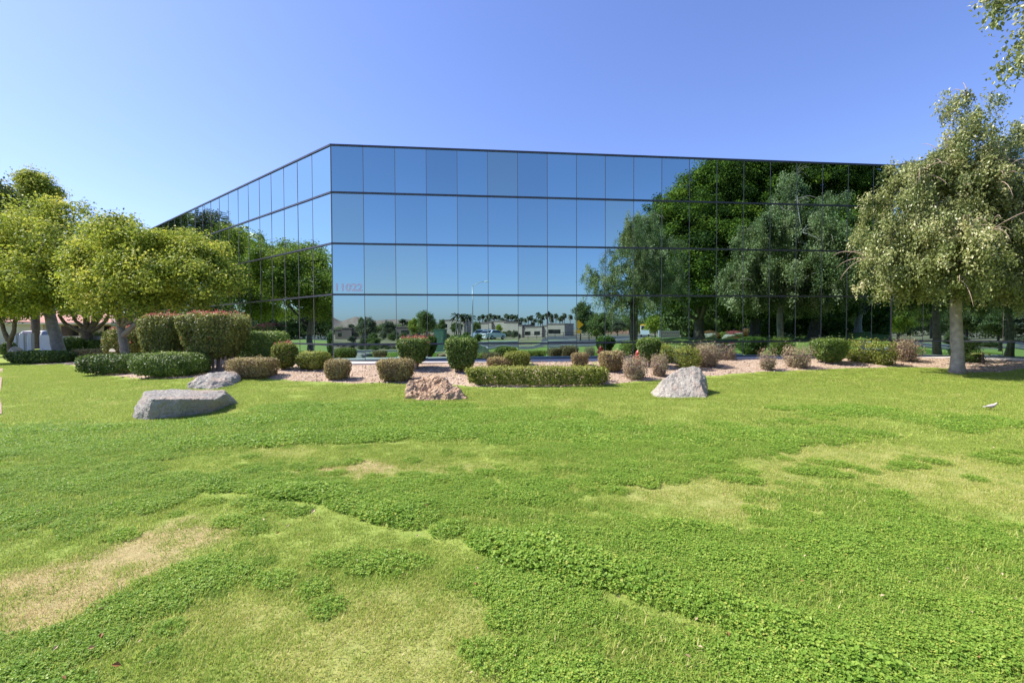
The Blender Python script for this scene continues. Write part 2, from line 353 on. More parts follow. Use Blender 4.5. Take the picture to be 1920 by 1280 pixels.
def axis(bands):
    out = []
    for a, b, s in bands: out.append(np.arange(a, b, s))
    return np.concatenate(out+[[bands[-1][1]]])
xs = axis([(-4000, -400, 300), (-400, -100, 30), (-100, -36, 4), (-36, -16, .5), (-16, 16, .2), (16, 36, .5), (36, 100, 4), (100, 400, 30), (400, 4000, 300)])
ys = axis([(-4000, -400, 300), (-400, -120, 20), (-120, -40, 4), (-40, -4, 1), (-4, 20, .2), (20, 44, .5), (44, 100, 4), (100, 400, 30), (400, 4000, 300)])
X, Y = np.meshgrid(xs, ys); Zg = gz(X, Y)
cv, dr, ye = cover(X.ravel(), Y.ravel())
nx, ny = len(xs), len(ys)
i = (np.arange(ny-1)[:, None]*nx+np.arange(nx-1)[None]).ravel()
gb = MB().add(np.stack([X, Y, Zg], -1).reshape(-1, 3), np.stack([i, i+1, i+nx+1, i+nx], 1))
go = gb.build("ground", M['lawn'], smooth=True); tag(go, kind="structure")
def vattr(me, name, val):
    a = me.attributes.new(name, 'FLOAT', 'POINT'); a.data.foreach_set("value", np.asarray(val, np.float32).ravel())
vattr(go.data, "dry", np.clip(dr*np.where(X.ravel() > -1.6, .45, .9)+ye*.3, 0, 1))
rd = road_d(X, Y).ravel()
vattr(go.data, "desert", np.clip((rd-20)/4, 0, 1)*.85 + np.clip((np.hypot(X, Y).ravel()-70)/20, 0, 1)*.15)

# gravel bed: strips from the lawn edge to the back line
bk = dens(back_line, 400); nb = 14; rows = []
# pair the front edge with the back line by x so that strips do not cross
bx = np.sort(bk[:, 0]); by = bk[np.argsort(bk[:, 0]), 1]
for k in range(nb):
    t = k/(nb-1); yb = np.interp(bed_front[:, 0], bx, by); yb = np.maximum(yb, bed_front[:, 1]+.02)
    xx = bed_front[:, 0]; yy = bed_front[:, 1]*(1-t)+yb*t
    rows.append(np.stack([xx, yy, gz(xx, yy)+.012+.012*n2(xx, yy, 5, .9)*min(1, 4*t)+(.0 if k else -.03)], 1))
V = np.concatenate(rows); n = len(bed_front); i = (np.arange(nb-1)[:, None]*n+np.arange(n-1)[None]).ravel()
tag(MB().add(V, np.stack([i, i+1, i+n+1, i+n], 1)).build("gravel_bed", M['gravel'], smooth=True), kind="structure")

# pavement along the glass front
pv = MB()
def offs(d):
    return [C0+NF*d-DF*(.25*d), C1+NF*d+(NR*d-NF*d)*.5, C1+DR*LEN_R+NR*d]
for A, B, z0, z1 in ((offs(0.0), offs(1.5), .3, .535),):
    for k in range(2):
        q = [A[k], A[k+1], B[k+1], B[k]]
        lo = [(*p, z0) for p in q]; hi = [(*p, z1) for p in q]
        pv.add(lo+hi, [(4, 7, 6, 5), (0, 1, 5, 4), (2, 3, 7, 6), (3, 0, 4, 7), (1, 2, 6, 5)])
tag(pv.build("pavement", M['concrete']), kind="structure")

def strip(name, mat, a, b, d0, d1, z, th=None):
    L = np.linspace(a, b, 60); P = []
    for d in (d0, d1):
        q = RD0+RDD*L[:, None]+RDN*d; P.append(np.concatenate([q, np.full((60, 1), z)], 1))
    V = np.concatenate(P); i = np.arange(59); Q = np.stack([i, i+60, i+61, i+1], 1)
    mb = MB().add(V, Q)
    if th:
        for P_ in P:
            W = np.concatenate([P_, P_-np.array([0, 0, th])]); mb.add(W, np.stack([i, i+1, i+61, i+60], 1)); 
    return tag(mb.build(name, mat), kind="structure")
strip("road", M['asphalt'], -160, 200, 0, 11.5, .012)
strip("kerb", M['kerb'], -160, 200, -.3, 0, .11, .12); strip("kerb", M['kerb'], -160, 200, 11.5, 11.8, .11, .12)
strip("road_line", M['yellow'], -160, 200, 5.65, 5.75, .017); 
strip("sidewalk", M['concrete'], -160, 200, 15.0, 16.4, .06, .07)
sr = np.array([vf(px, Z) for px, Z in ((1015, 61), (1250, 61), (1222, 112), (1130, 118), (1020, 110))]); sr[:, 2] = .02
tag(MB().add(sr, polys=[[4, 3, 2, 1, 0]]).build("side_road", M['asphalt']), kind="structure")
pa = np.array([(-24.0, 22.0), (-15.95, 14.55), (-10.8, 9.85), (-9.7, 7.0), (-12.4, 6.0), (-13.2, 9.6), (-18, 13.6), (-26.2, 20.6)])
pz = np.concatenate([pa, gz(pa[:, 0], pa[:, 1])[:, None]+.02], 1)
tag(MB().add(pz, polys=[[7, 6, 5, 4, 3, 2, 1, 0]]).build("path", M['gravel']), kind="structure")
def flat_patch(name, mat, pix, dz):
    P = np.array([ground(*p) for p in pix]); P[:, 2] += dz
    return tag(MB().add(P, polys=[list(range(len(P)))]).build(name, mat), kind="structure")

# bare desert hills far behind the camera, seen mirrored in the glass
hl = MB(); rngh = np.random.default_rng(5)
pxs = np.linspace(380, 1100, 160)
prof = np.interp(pxs, [380, 560, 622, 640, 660, 672, 690, 705, 730, 760, 800, 830, 870, 960, 1100], [606, 600, 594, 601, 596, 592.5, 599, 605, 604, 603, 607, 612, 616, 619, 621])
H = []
for k, (t, zf) in enumerate([(0, 0), (.12, .22), (.3, .55), (.55, .8), (1.0, 1.0), (1.5, .6), (2.2, 0)]):
    Zd = 1500+t*600
    q = np.array([vf(p, Zd) for p in pxs]); h = (619-prof)/F*2100*1.2+EYE
    nzv = np.array([noise.fractal(Vector((p*.05, t*2.3, 1.7)), 1, 2, 5) for p in pxs])
    q[:, 2] = np.maximum(h*zf*(1+.22*nzv*(t < 1) * (t > 0)), -1); H.append(q)
V = np.concatenate(H); n = len(pxs); i = (np.arange(6)[:, None]*n+np.arange(n-1)[None]).ravel()
tag(hl.add(V, np.stack([i, i+1, i+n+1, i+n], 1)).build("hills", M['hill'], smooth=True), kind="structure")

# ------------------------------------------------------------------ the glass building
ZT = [8.839, 7.010, 5.060, 3.104, 1.177]; ZB = .485; BH = .066
bld = empty("office_building", (C0[0], C0[1], ZB), "mirror glass office building with dark bands and number 11022 behind the shrub bed", "building")
BO = np.array([C0[0], C0[1], ZB])
rngp = np.random.default_rng(11)
rows_z = [(ZT[0]-BH, ZT[1]+BH/2), (ZT[1]-BH/2, ZT[2]+BH/2), (ZT[2]-BH/2, ZT[3]+BH/2), (ZT[3]-BH/2, ZT[4]+BH/2), (ZT[4]-BH/2, ZB+.09)]
def pane_geo(org, d, n, w, z0, z1, k=6):
    """a slightly pillowed, slightly tilted sheet of glass with a depth behind it"""
    u = np.linspace(0, 1, k+1); U, Vv = np.meshgrid(u, u)
    bow = rngp.normal(.0, .0011); tx, tz = rngp.normal(0, .0014, 2); tw = rngp.normal(0, .0011)
    low = 2.4 if z0 < .8 else 1.0
    off = low*(bow*4*(U*(1-U)+Vv*(1-Vv))+tw*(U-.5)*(Vv-.5))+tx*(U-.5)*w+tz*(Vv-.5)*(z1-z0)
    if low > 1: off = off+.0006*np.sin(U*7+rngp.uniform(0, 6))*np.sin(Vv*3+rngp.uniform(0, 6))
    P = np.zeros((k+1, k+1, 3)); P[..., :2] = org[:2]+U[..., None]*w*d+off[..., None]*n; P[..., 2] = z0+Vv*(z1-z0)
    i = (np.arange(k)[:, None]*(k+1)+np.arange(k)[None]).ravel()
    return P.reshape(-1, 3), np.stack([i, i+1, i+k+2, i+k+1], 1)
ODD = {(0, 5), (1, 0), (1, 9), (2, 1), (2, 2)}
for r, (z1, z0) in enumerate(rows_z):
    for c in range(20):
        s0 = .258*.787 if c == 99 else 0
        a = c*1.2; b = min((c+1)*1.2, LEN_F)
        V, Q = pane_geo(C0+DF*(a+.004), DF, NF, b-a-.008, z0, z1)
        o = MB().add(V-BO, Q).build("glass_pane", M['glass2'] if (r, c) in ODD else M['glass'], bld, smooth=True)
        if (r, c) in ODD: o["label"] = "duller greenish replacement pane"
rest = MB()
for r, (z1, z0) in enumerate(rows_z):
    s = .2; c = 0; ed = [0, .2+1.2]
    while ed[-1] < LEN_L: ed.append(min(ed[-1]+1.2, LEN_L))
    for a, b in zip(ed[:-1], ed[1:]):
        V, Q = pane_geo(C0+DL*(b-.004), -DL, NL, b-a-.008, z0, z1, 4); rest.add(V-BO, Q)
    ed = [0, 1.046]
    while ed[-1] < LEN_R: ed.append(min(ed[-1]+1.19, LEN_R))
    for a, b in zip(ed[:-1], ed[1:]):
        V, Q = pane_geo(C1+DR*(a+.004), DR, NR, b-a-.008, z0, z1, 4); rest.add(V-BO, Q)
tag(rest.build("glass_pane", M['glass'], bld, smooth=True), kind="stuff")
def rotm(d): return np.array([[d[0], -d[1], 0], [d[1], d[0], 0], [0, 0, 1]])
def wallbox(mb, c, d, n, a, b, z0, z1, n0, n1):      # a bar along a wall: from a to b, standing n0..n1 out of it
    q = [c+d*a+n*n0, c+d*b+n*n0, c+d*b+n*n1, c+d*a+n*n1]
    V = np.array([(*p, z0) for p in q]+[(*p, z1) for p in q])-BO
    mb.add(V, [(0, 1, 2, 3), (4, 7, 6, 5), (0, 4, 5, 1), (1, 5, 6, 2), (2, 6, 7, 3), (3, 7, 4, 0)])
e = .04*math.tan(math.radians(22.5)); 
WALLS = [(C0, DF, NF, LEN_F, e, -e), (C0, DL, NL, LEN_L, e, 0), (C1, DR, NR, LEN_R, -e, 0)]
for k, zt in enumerate(ZT+[None]):
    for c, d, n, L, e0, e1 in WALLS:
        mb = MB()
        if zt is None: z0, z1, nm = ZB, ZB+.09, "base_channel"
        elif k == 0: z0, z1, nm = zt-BH, zt, "parapet_cap"
        else: z0, z1, nm = zt-BH/2, zt+BH/2, "floor_band"
        q = [c, c+d*L, c+d*(L+e1)+n*.04, c-d*e0+n*.04]
        if k: q[0] = c+n*.0; q[1] = c+d*L
        V = np.array([(*p, z0) for p in q]+[(*p, z1) for p in q])-BO
        mb.add(V, [(0, 1, 2, 3), (4, 7, 6, 5), (1, 5, 6, 2), (2, 6, 7, 3), (3, 7, 4, 0), (0, 4, 5, 1)]).build(nm, M['band'], bld)
def mullion(c, d, n, s0, s1, n1):
    mb = MB(); wallbox(mb, c, d, n, s0, s1, ZB+.012, ZT[0]-.012, -.02, n1); mb.build("mullion", M['joint'], bld)
for c, d, n, ed in ((C0, DF, NF, [k*1.2 for k in range(1, 20)]), (C0, DL, NL, [1.4+1.2*k for k in range(29)]), (C1, DR, NR, [1.046+1.19*k for k in range(9)])):
    for q in ed: mullion(c, d, n, q-.009, q+.009, .010)
mullion(C0, DF, NF, -.012, .02, .022); mullion(C1, DF, NF, -.05, .0, .02)
PL = C0+DL*LEN_L; PR = C1+DR*LEN_R; BL = PL+np.array([14, 26.]); BR = PR+np.array([20., 30])
rf = MB(); poly = [C0-NF*.05, PL-NL*.05, BL, BR, PR-NR*.05, C1-NF*.05]
rf.add(np.array([(*p, ZT[0]-.35) for p in poly])-BO, polys=[[5, 4, 3, 2, 1, 0]]); rf.build("roof", M['roofing'], bld)
wl = MB()
for a, b in ((PL, BL), (BL, BR), (BR, PR)):
    wl.add(np.array([(*a, ZB), (*b, ZB), (*b, ZT[0]-.01), (*a, ZT[0]-.01)])-BO, [(0, 1, 2, 3)])
wl.build("wall", M['stucco_dark'], bld)
inn = MB()      # dark lining close behind the glass
for c, d, n, L in ((C0, DF, NF, LEN_F), (C0, DL, NL, LEN_L), (C1, DR, NR, LEN_R)):
    q0, q1 = c-n*.2, c+d*L-n*.2; inn.add(np.array([(*q0, ZB), (*q1, ZB), (*q1, ZT[0]-.4), (*q0, ZT[0]-.4)])-BO, [(0, 1, 2, 3)])
inn.build("lining", M['black'], bld)
cu = bpy.data.curves.new("street_number", 'FONT'); cu.body = "11022"; cu.size = .40; cu.extrude = .0025; cu.offset = .012; cu.align_x = 'LEFT'
to = bpy.data.objects.new("tmp", cu); COL.objects.link(to); bpy.context.view_layer.update()
tm = bpy.data.meshes.new_from_object(to.evaluated_get(bpy.context.evaluated_depsgraph_get())); bpy.data.objects.remove(to)
tm.name = "street_number"; tm.materials.clear(); tm.materials.append(M['number'])
co = np.zeros(len(tm.vertices)*3); tm.vertices.foreach_get("co", co); co = co.reshape(-1, 3)
co[:, 0] = (co[:, 0]-co[:, 0].min())/(co[:, 0].max()-co[:, 0].min())*1.0; co[:, 1] = (co[:, 1]-co[:, 1].min())/(co[:, 1].max()-co[:, 1].min())*.30
P = np.zeros_like(co); P[:, :2] = C0+DF*(.13+co[:, :1])+NF*(.0085+co[:, 2:3]); P[:, 2] = 3.104+.13+co[:, 1]
tm.vertices.foreach_set("co", (P-BO).astype(np.float32).ravel()); tm.update()
link("street_number", tm, bld)["label"] = "faint rose grey digits 11022 on the corner pane"

# ------------------------------------------------------------------ rocks
ROCKLIST = []
def rock(name, label, pts, mat, voxel, disp, seed, fine=.4, cat="boulder"):
    pts = [Vector(p) for p in pts]; bm = bmesh.new()
    for p in pts: bm.verts.new(p)
    bmesh.ops.convex_hull(bm, input=bm.verts)
    base = Vector((sum(p.x for p in pts)/len(pts), sum(p.y for p in pts)/len(pts), 0)); base.z = float(gz(base.x, base.y))
    bmesh.ops.translate(bm, verts=bm.verts, vec=-base)
    me = bpy.data.meshes.new(name); bm.to_mesh(me); bm.free()
    o = link(name, me, None, base); md = o.modifiers.new("r", 'REMESH'); md.mode = 'VOXEL'; md.voxel_size = voxel
    bpy.context.view_layer.update()
    m2 = bpy.data.meshes.new_from_object(o.evaluated_get(bpy.context.evaluated_depsgraph_get())); o.modifiers.clear(); o.data = m2; m2.name = name
    nv = len(m2.vertices); co = np.zeros(nv*3); m2.vertices.foreach_get("co", co); no = np.zeros(nv*3); m2.vertices.foreach_get("normal", no)
    co = co.reshape(-1, 3); no = no.reshape(-1, 3); h = np.zeros(nv); S = Vector((seed, seed*2, seed*3))
    for k in range(nv):
        p = Vector(co[k])+S
        w_ = Vector((noise.noise(p*3), noise.noise(p*3+S), noise.noise(p*3-S)))*.25; c_ = noise.voronoi((p+w_)*3.2)[0]; c2 = noise.voronoi((p+w_)*8.5)[0]
        h[k] = disp*(noise.fractal(p*2.2, .9, 2.1, 4)+fine*1.3*((c_[0]-.35)-.9*max(0, .09-(c_[1]-c_[0]))*6)+fine*.55*(c2[0]-.3))+.011*noise.fractal(p*14, .6, 2.3, 3)
    co += no*h[:, None]; m2.vertices.foreach_set("co", co.astype(np.float32).ravel()); m2.update()
    m2.materials.clear(); m2.materials.append(mat)
    m2.polygons.foreach_set("use_smooth", np.full(len(m2.polygons), False))
    ROCKLIST.append(co+np.array(base)); return tag(o, label, cat)
def G(px, py, dz=-.06):
    p = ground(px, py); p[2] += dz; return p
YR = 9.15
rock("boulder", "long flat topped grey slab boulder lying in front of the rounded boulder",
     [G(247, 786), G(275, 788.5), G(340, 784), G(400, 774), G(412, 766)+[0, .3, 0], G(262, 780)+[0, .9, 0], G(405, 766)+[0, .9, 0],
      at(268, 735, 9.75), at(284, 747, 8.85), at(340, 748, 9.0), at(405, 748.5, 9.6), at(421, 740, 10.15), at(421, 732, 10.6), at(340, 730, 10.4), at(272, 733, 10.0), at(252, 768, 9.2)],
     M['rock_grey'], .02, .03, 3.1)
rock("boulder", "low rounded grey boulder half sunk behind the long flat slab",
     [G(352, 731), G(400, 733), G(440, 724), G(451, 715), at(354, 718, 13.0), at(372, 707, 13.1), at(395, 700, 13.4), at(425, 697, 13.9), at(444, 699, 14.1), at(451, 708, 14.0), at(430, 712, 13.3), at(395, 716, 12.9), at(425, 698, 14.6), at(380, 708, 13.9)],
     M['rock_grey'], .035, .05, 8.7)
rock("boulder", "russet craggy boulder with rough broken face in the middle of the lawn",
     [G(759, 751), G(800, 753), G(840, 752), G(882, 750), G(860, 745), at(765, 722, 11.7), at(769, 714, 11.9), at(785, 709, 12.0), at(812, 706.5, 12.1), at(835, 713, 12.1), at(858, 732, 11.8), at(875, 745, 11.5), at(800, 712, 12.9), at(840, 722, 12.7), at(825, 738, 11.45)],
     M['rock_red'], .02, .10, 5.3, .75)
rock("boulder", "pale pointed boulder with dark lower face beside the lawn edge",
     [G(1214, 738), G(1228, 747.5), G(1262, 749), G(1324, 747.5), G(1326, 738), at(1240, 715, 11.9), at(1262, 700, 12.1), at(1282, 689, 12.3), at(1300, 686.5, 12.5), at(1314, 690, 12.5), at(1323, 704, 12.3), at(1327, 722, 12.1), at(1265, 722, 11.75), at(1313, 716, 11.75), at(1300, 700, 13.0), at(1250, 715, 12.7)],
     M['rock_pale'], .022, .04, 1.9, .3)

# ------------------------------------------------------------------ foliage helpers
def unit(v): return v/(np.linalg.norm(v, axis=-1, keepdims=True)+1e-9)
def leaves(mb, C, N, L, W, tint, rng, U=None, mi=0, fold=.12):
    n = len(C); N = unit(N)
    if U is None: U = rng.standard_normal((n, 3))
    U = unit(U-N*np.sum(U*N, 1)[:, None]); B = np.cross(N, U)
    L = np.broadcast_to(L, (n,))[:, None]; W = np.broadcast_to(W, (n,))[:, None]
    V = np.stack([C-U*L/2, C+B*W/2+N*W*fold, C+U*L/2-N*L*.08, C-B*W/2+N*W*fold], 1).reshape(-1, 3)
    mb.add(V, np.arange(4*n).reshape(n, 4), tint=np.repeat(np.clip(tint, 0, 1), 4), mi=mi)
def crown_mesh(blobs, ncl, per, size, rng, style='round', sig=.28, lo=None, fill=.35):
    """blobs: (x,y,z,r[,rz]); returns (MB, cluster centres)"""
    B = np.array([(b[0], b[1], b[2], b[3], b[4] if len(b) > 4 else b[3]) for b in blobs], float)
    w = B[:, 3]**1.4*B[:, 4]**.7; w /= w.sum(); k = rng.choice(len(B), ncl, p=w); d = unit(rng.standard_normal((ncl, 3)))
    fl = d[:, 2] < -.35; d[fl, 2] *= -rng.choice([1, -1], fl.sum(), p=[.6, .4])
    rr = fill+(1-fill)*rng.random(ncl)**.6; rr *= 1+.10*np.clip(rng.standard_normal(ncl), -2, 1.6); spr = rng.random(ncl) < .10; rr[spr] *= rng.uniform(1.05, 1.32, spr.sum())
    cc = B[k, :3]+d*rr[:, None]*np.stack([B[k, 3], B[k, 3], B[k, 4]], 1)
    if lo is not None: cc[:, 2] = np.where(cc[:, 2] < lo+.5, np.maximum(cc[:, 2], lo)+1.3*rng.random(ncl)**1.5, cc[:, 2])
    ct = .45+.2*rng.standard_normal(ncl); mb = MB()
    ci = np.repeat(np.arange(ncl), per); m = len(ci); out = d[ci]
    if style == 'hang':
        t = rng.random(m); ln = (.35+.65*rng.random(ncl))[ci]
        C = cc[ci]+out*np.array([1, 1, .3])*(.30*t)[:, None]+np.stack([0*t, 0*t, .12*t-ln*t**1.7], 1)+rng.standard_normal((m, 3))*(sig*.42)
        if lo is not None: kp = C[:, 2] > lo-.55+1.0*rng.random(ncl)[ci]; C, out, ci, t = C[kp], out[kp], ci[kp], t[kp]; m = len(C)
        N = out*.9+np.array([0, 0, .35])+.75*rng.standard_normal((m, 3)); U = np.stack([.5*rng.standard_normal(m), .5*rng.standard_normal(m), -1+0*t], 1)
    else:
        g = np.clip(rng.standard_normal((m, 3)), -1.7, 1.7); C = cc[ci]+g*np.array([1, 1, .75])*sig*(.7+.6*rng.random(ncl))[ci][:, None]
        N = out*.5+unit(g)*.4+np.array([0, 0, .55])+.65*rng.standard_normal((m, 3)); U = None
    s = size*(.7+.6*rng.random(m)); leaves(mb, C, N, s, s*.62, ct[ci]+.17*rng.standard_normal(m), rng, U)
    return mb, cc, d
def bez(a, b, c, n=8):
    t = np.linspace(0, 1, n)[:, None]; return (1-t)**2*a+2*t*(1-t)*b+t*t*c
def make_tree(name, label, cat, base, fork, r0, blobs, leafm, barkm, ncl, per, size, seed, style='round', sig=.28, nlimb=6, ntwig=40, group=None, extra=None, lo=None, fill=.35, flare=1.35, crownname="crown", bare=0):
    """base, fork and blobs in world space; fork may be a list of points (the trunk's line)"""
    rng = np.random.default_rng(seed); base = np.asarray(base, float)
    o = empty(name, base, label, cat, group)
    line = [np.asarray(p, float) for p in (fork if isinstance(fork, list) else [fork])]
    tr = MB(); P = [base+np.array([0, 0, -.15]), base+np.array([0, 0, .12])]+line; P = np.array(P)
    Pd = dens(P, 10); R = np.linspace(1, .72, 10)*r0; R[0] *= flare*1.1; R[1] *= 1+(flare-1)*.35
    Pd += .03*r0*rng.standard_normal(Pd.shape); tr.tube(Pd-base, R, 12, rough=.05, rng=rng)
    F0 = Pd[-1]; B = np.array([b[:3] for b in blobs], float); limbs = []
    idx = np.argsort(-np.array([b[3] for b in blobs]))[:nlimb]
    for k in idx:
        c = B[k]; mid = F0*.5+c*.5+np.array([0, 0, -.12*np.linalg.norm(c-F0)])+.2*rng.standard_normal(3)
        L = bez(F0-np.array([0, 0, r0*.4]), mid, c, 9); tr.tube(L-base, np.linspace(r0*.42, r0*.10, 9), 8, rough=.06, rng=rng); limbs.append(L)
    for L, ra, rb in extra or []:
        L = dens(np.array(L, float), 9); tr.tube(L-base, np.linspace(ra, rb, 9), 8, rough=.06, rng=rng); limbs.append(L)
    mb, cc, dd = crown_mesh(blobs, ncl, per, size, rng, style, sig, lo, fill)
    allp = np.concatenate(limbs) if limbs else Pd
    for k in rng.choice(len(cc), min(ntwig, len(cc)), replace=False):
        j = np.argmin(np.linalg.norm(allp-cc[k], axis=1)+.5*rng.random(len(allp))); a = allp[j]; c = cc[k]
        L = bez(a, (a+c)/2+np.array([0, 0, .15])+.1*rng.standard_normal(3), c, 6); tr.tube(L-base, np.linspace(.035, .01, 6)*max(.6, r0/.25), 5)
    for k in rng.choice(len(cc), min(bare, len(cc)), replace=False):      # bare pale twigs arching out of the crown
        c = cc[k]; q = dd[k]*np.array([1, 1, .2])
        for j in range(4):
            v = q*rng.uniform(.4, .9)+.3*rng.standard_normal(3); L = bez(c, c+v*.7+[0, 0, .25], c+v+[0, 0, -.35*rng.random()], 6); tr.tube(L-base, np.linspace(.016, .006, 6), 4, mi=1)
    for v in mb.v: v -= base
    tr.build("trunk", [barkm, M["twig"]], o, smooth=True)
    c_ = mb.build(crownname, leafm, o)
    return o
def pb(px, py, Y, rpx, dz=1.0):         # crown blob seen at a photo pixel
    p = at(px, py, Y); return (p[0], p[1], p[2], rpx/F*Y, rpx/F*Y*dz)
def gbase(px, Y, dz=0):
    p = at(px, 620, Y); return np.array([p[0], p[1], float(gz(p[0], p[1]))+dz])

# ---- yellow-green trees on the left
Y = 20.9
A = gbase(238, Y)
make_tree("street_tree", "yellow green tree with forked grey trunk beside the tall bougainvillea", "tree", A,
          [at(232, 648, Y), at(226, 610, Y)], .20,
          [pb(215, 455, Y, 48), pb(175, 485, Y+.8, 48), pb(255, 470, Y-.6, 44), pb(290, 468, Y-.6, 36), pb(335, 472, Y, 36), pb(372, 490, Y, 38), pb(402, 506, Y+.4, 34), pb(415, 530, Y+.4, 28), pb(370, 535, Y-1, 42), pb(320, 520, Y-1.2, 46), pb(270, 530, Y-1.3, 46), pb(225, 525, Y-1, 44), pb(180, 535, Y, 46), pb(200, 572, Y-.4, 30), pb(265, 575, Y-1, 28), pb(345, 568, Y-.6, 26), pb(300, 450, Y+1.4, 26), pb(225, 430, Y+1.5, 27), pb(190, 440, Y+1.5, 30), pb(398, 478, Y+1.6, 28), pb(362, 458, Y+2, 22), pb(240, 500, Y+2, 38), pb(330, 500, Y+2, 38), pb(310, 424, Y+2, 11), pb(150, 510, Y, 32), pb(160, 585, Y-.5, 24), pb(210, 590, Y-.8, 18), pb(385, 570, Y-.3, 22), pb(425, 548, Y, 16)],
          M['lf_lime'], M['bark_grey'], 540, 112, .125, 21, nlimb=9, ntwig=70, sig=.26, lo=2.0,
          extra=[([at(228, 632, Y), at(262, 600, Y-.3), at(290, 575, Y-.5), at(320, 540, Y-.6)], .12, .07)])
Y = 27.0
make_tree("street_tree", "large yellow green tree with thick leaning trunk behind the low far hedge", "tree", gbase(112, Y),
          [at(106, 640, Y), at(96, 600, Y), at(88, 570, Y)], .33,
          [pb(60, 455, Y, 55), pb(100, 470, Y-1, 46), pb(130, 490, Y-1, 42), pb(10, 480, Y, 55), pb(-50, 480, Y, 80), pb(90, 425, Y+1, 38), pb(130, 430, Y+1, 34), pb(40, 418, Y+1, 34), pb(0, 430, Y+1, 34), pb(60, 520, Y-1.5, 50), pb(10, 545, Y-1, 48), pb(70, 570, Y-1, 34), pb(-20, 560, Y-1, 50), pb(115, 540, Y-1, 46), pb(130, 580, Y-.6, 28), pb(40, 585, Y-.6, 26), pb(140, 400, Y+1.4, 22), pb(105, 395, Y+1, 22), pb(50, 500, Y+2, 80)],
          M['lf_lime'], M['bark_grey'], 500, 112, .155, 22, nlimb=8, ntwig=60, sig=.34, lo=2.4)
Y = 36.0
q = at(163, 628, Y)
make_tree("street_tree", "spreading tree with many dark low branches in front of the pink roofed house", "tree", gbase(163, Y),
          [q+[0, 0, .0], at(163, 622, Y)], .45,
          [pb(160, 555, Y, 50), pb(120, 560, Y, 42), pb(205, 555, Y, 45), pb(160, 500, Y+1, 55), pb(220, 500, Y+1, 50)], M['lf_far'], M['bark'], 260, 90, .2, 23, nlimb=3, ntwig=30, sig=.4, lo=3.0,
          extra=[([at(163, 624, Y), at(145, 618, Y), at(122, 607, Y), at(110, 590, Y)], .2, .09), ([at(163, 624, Y), at(155, 612, Y), at(140, 600, Y), at(135, 585, Y)], .18, .08),
                 ([at(163, 624, Y), at(162, 605, Y), at(158, 585, Y)], .2, .09), ([at(163, 624, Y), at(176, 610, Y), at(186, 598, Y), at(192, 585, Y)], .2, .09), ([at(163, 624, Y), at(182, 616, Y), at(200, 600, Y), at(205, 585, Y)], .18, .08)])
Y = 44.0
make_tree("tall_tree", "tall narrow dark tree rising above the yellow green crowns", "tree", gbase(66, Y), [at(66, 560, Y)], .4,
          [pb(62, 345, Y, 20, 1.2), pb(60, 385, Y, 26, 1.2), pb(86, 380, Y, 20), pb(66, 430, Y, 34, 1.3), pb(48, 340, Y, 14), pb(84, 348, Y, 14), pb(100, 362, Y, 10), pb(45, 400, Y, 22)], M['lf_lime'], M['bark'], 300, 110, .19, 24, sig=.36, nlimb=4)
Y = 40.0
make_tree("tall_tree", "dark tree cut by the left edge of the photo behind the lime crowns", "tree", gbase(-25, Y), [at(-25, 560, Y)], .4,
          [pb(-25, 390, Y, 42, 1.2), pb(-40, 440, Y, 50, 1.2), pb(0, 420, Y, 30, 1.3), pb(-10, 370, Y, 22)], M['lf_far'], M['bark'], 280, 100, .24, 25, sig=.42, nlimb=4)
Y = 33.0
make_tree("street_tree", "dark twin stemmed tree beside the white boulder at the far left", "tree", gbase(18, Y), [at(17, 635, Y)], .17,
          [pb(0, 580, Y, 40), pb(30, 575, Y, 36), pb(-30, 560, Y, 50)], M['lf_far'], M['bark'], 160, 80, .17, 26, sig=.35, nlimb=0, lo=2.6,
          extra=[([at(17, 640, Y), at(8, 622, Y), at(2, 600, Y)], .16, .1), ([at(18, 640, Y), at(26, 622, Y), at(28, 600, Y)], .16, .1)])
Y = 42.0
make_tree("street_tree", "slim dark trunked tree standing behind the white garden wall", "tree", gbase(68, Y), [at(67, 600, Y)], .32,
          [pb(68, 575, Y, 32), pb(85, 560, Y, 34), pb(50, 570, Y, 30)], M['lf_far'], M['bark'], 130, 80, .2, 27, sig=.4, nlimb=3, lo=4)
# trees beyond the left edge whose images stand in the left glass
for k, (px, Z, top, rp, mt, lb) in enumerate([
        (392, 55, 392, 34, 'lf_olive', "tall open crowned tree mirrored high in the left glass wall")]):
    b = vl(px, Z); b[2] = 0; h = (621-top)/F*Z+EYE; r = rp/F*Z
    make_tree("street_tree" if k else "tall_tree", lb, "tree", b, [b+[0, 0, h*.35]], .3,
              [(*(b+[0, 0, h-r*1.1]), r), (*(b+[r*.6, .3, h-r*1.9]), r*.95), (*(b+[-r*.6, -.3, h-r*1.8]), r*.9), (*(b+[0, r*.5, h-r*2.3]), r)], M[mt], M['bark'], 240, 90, .2, 40+k, sig=.4, nlimb=4, lo=1.8)

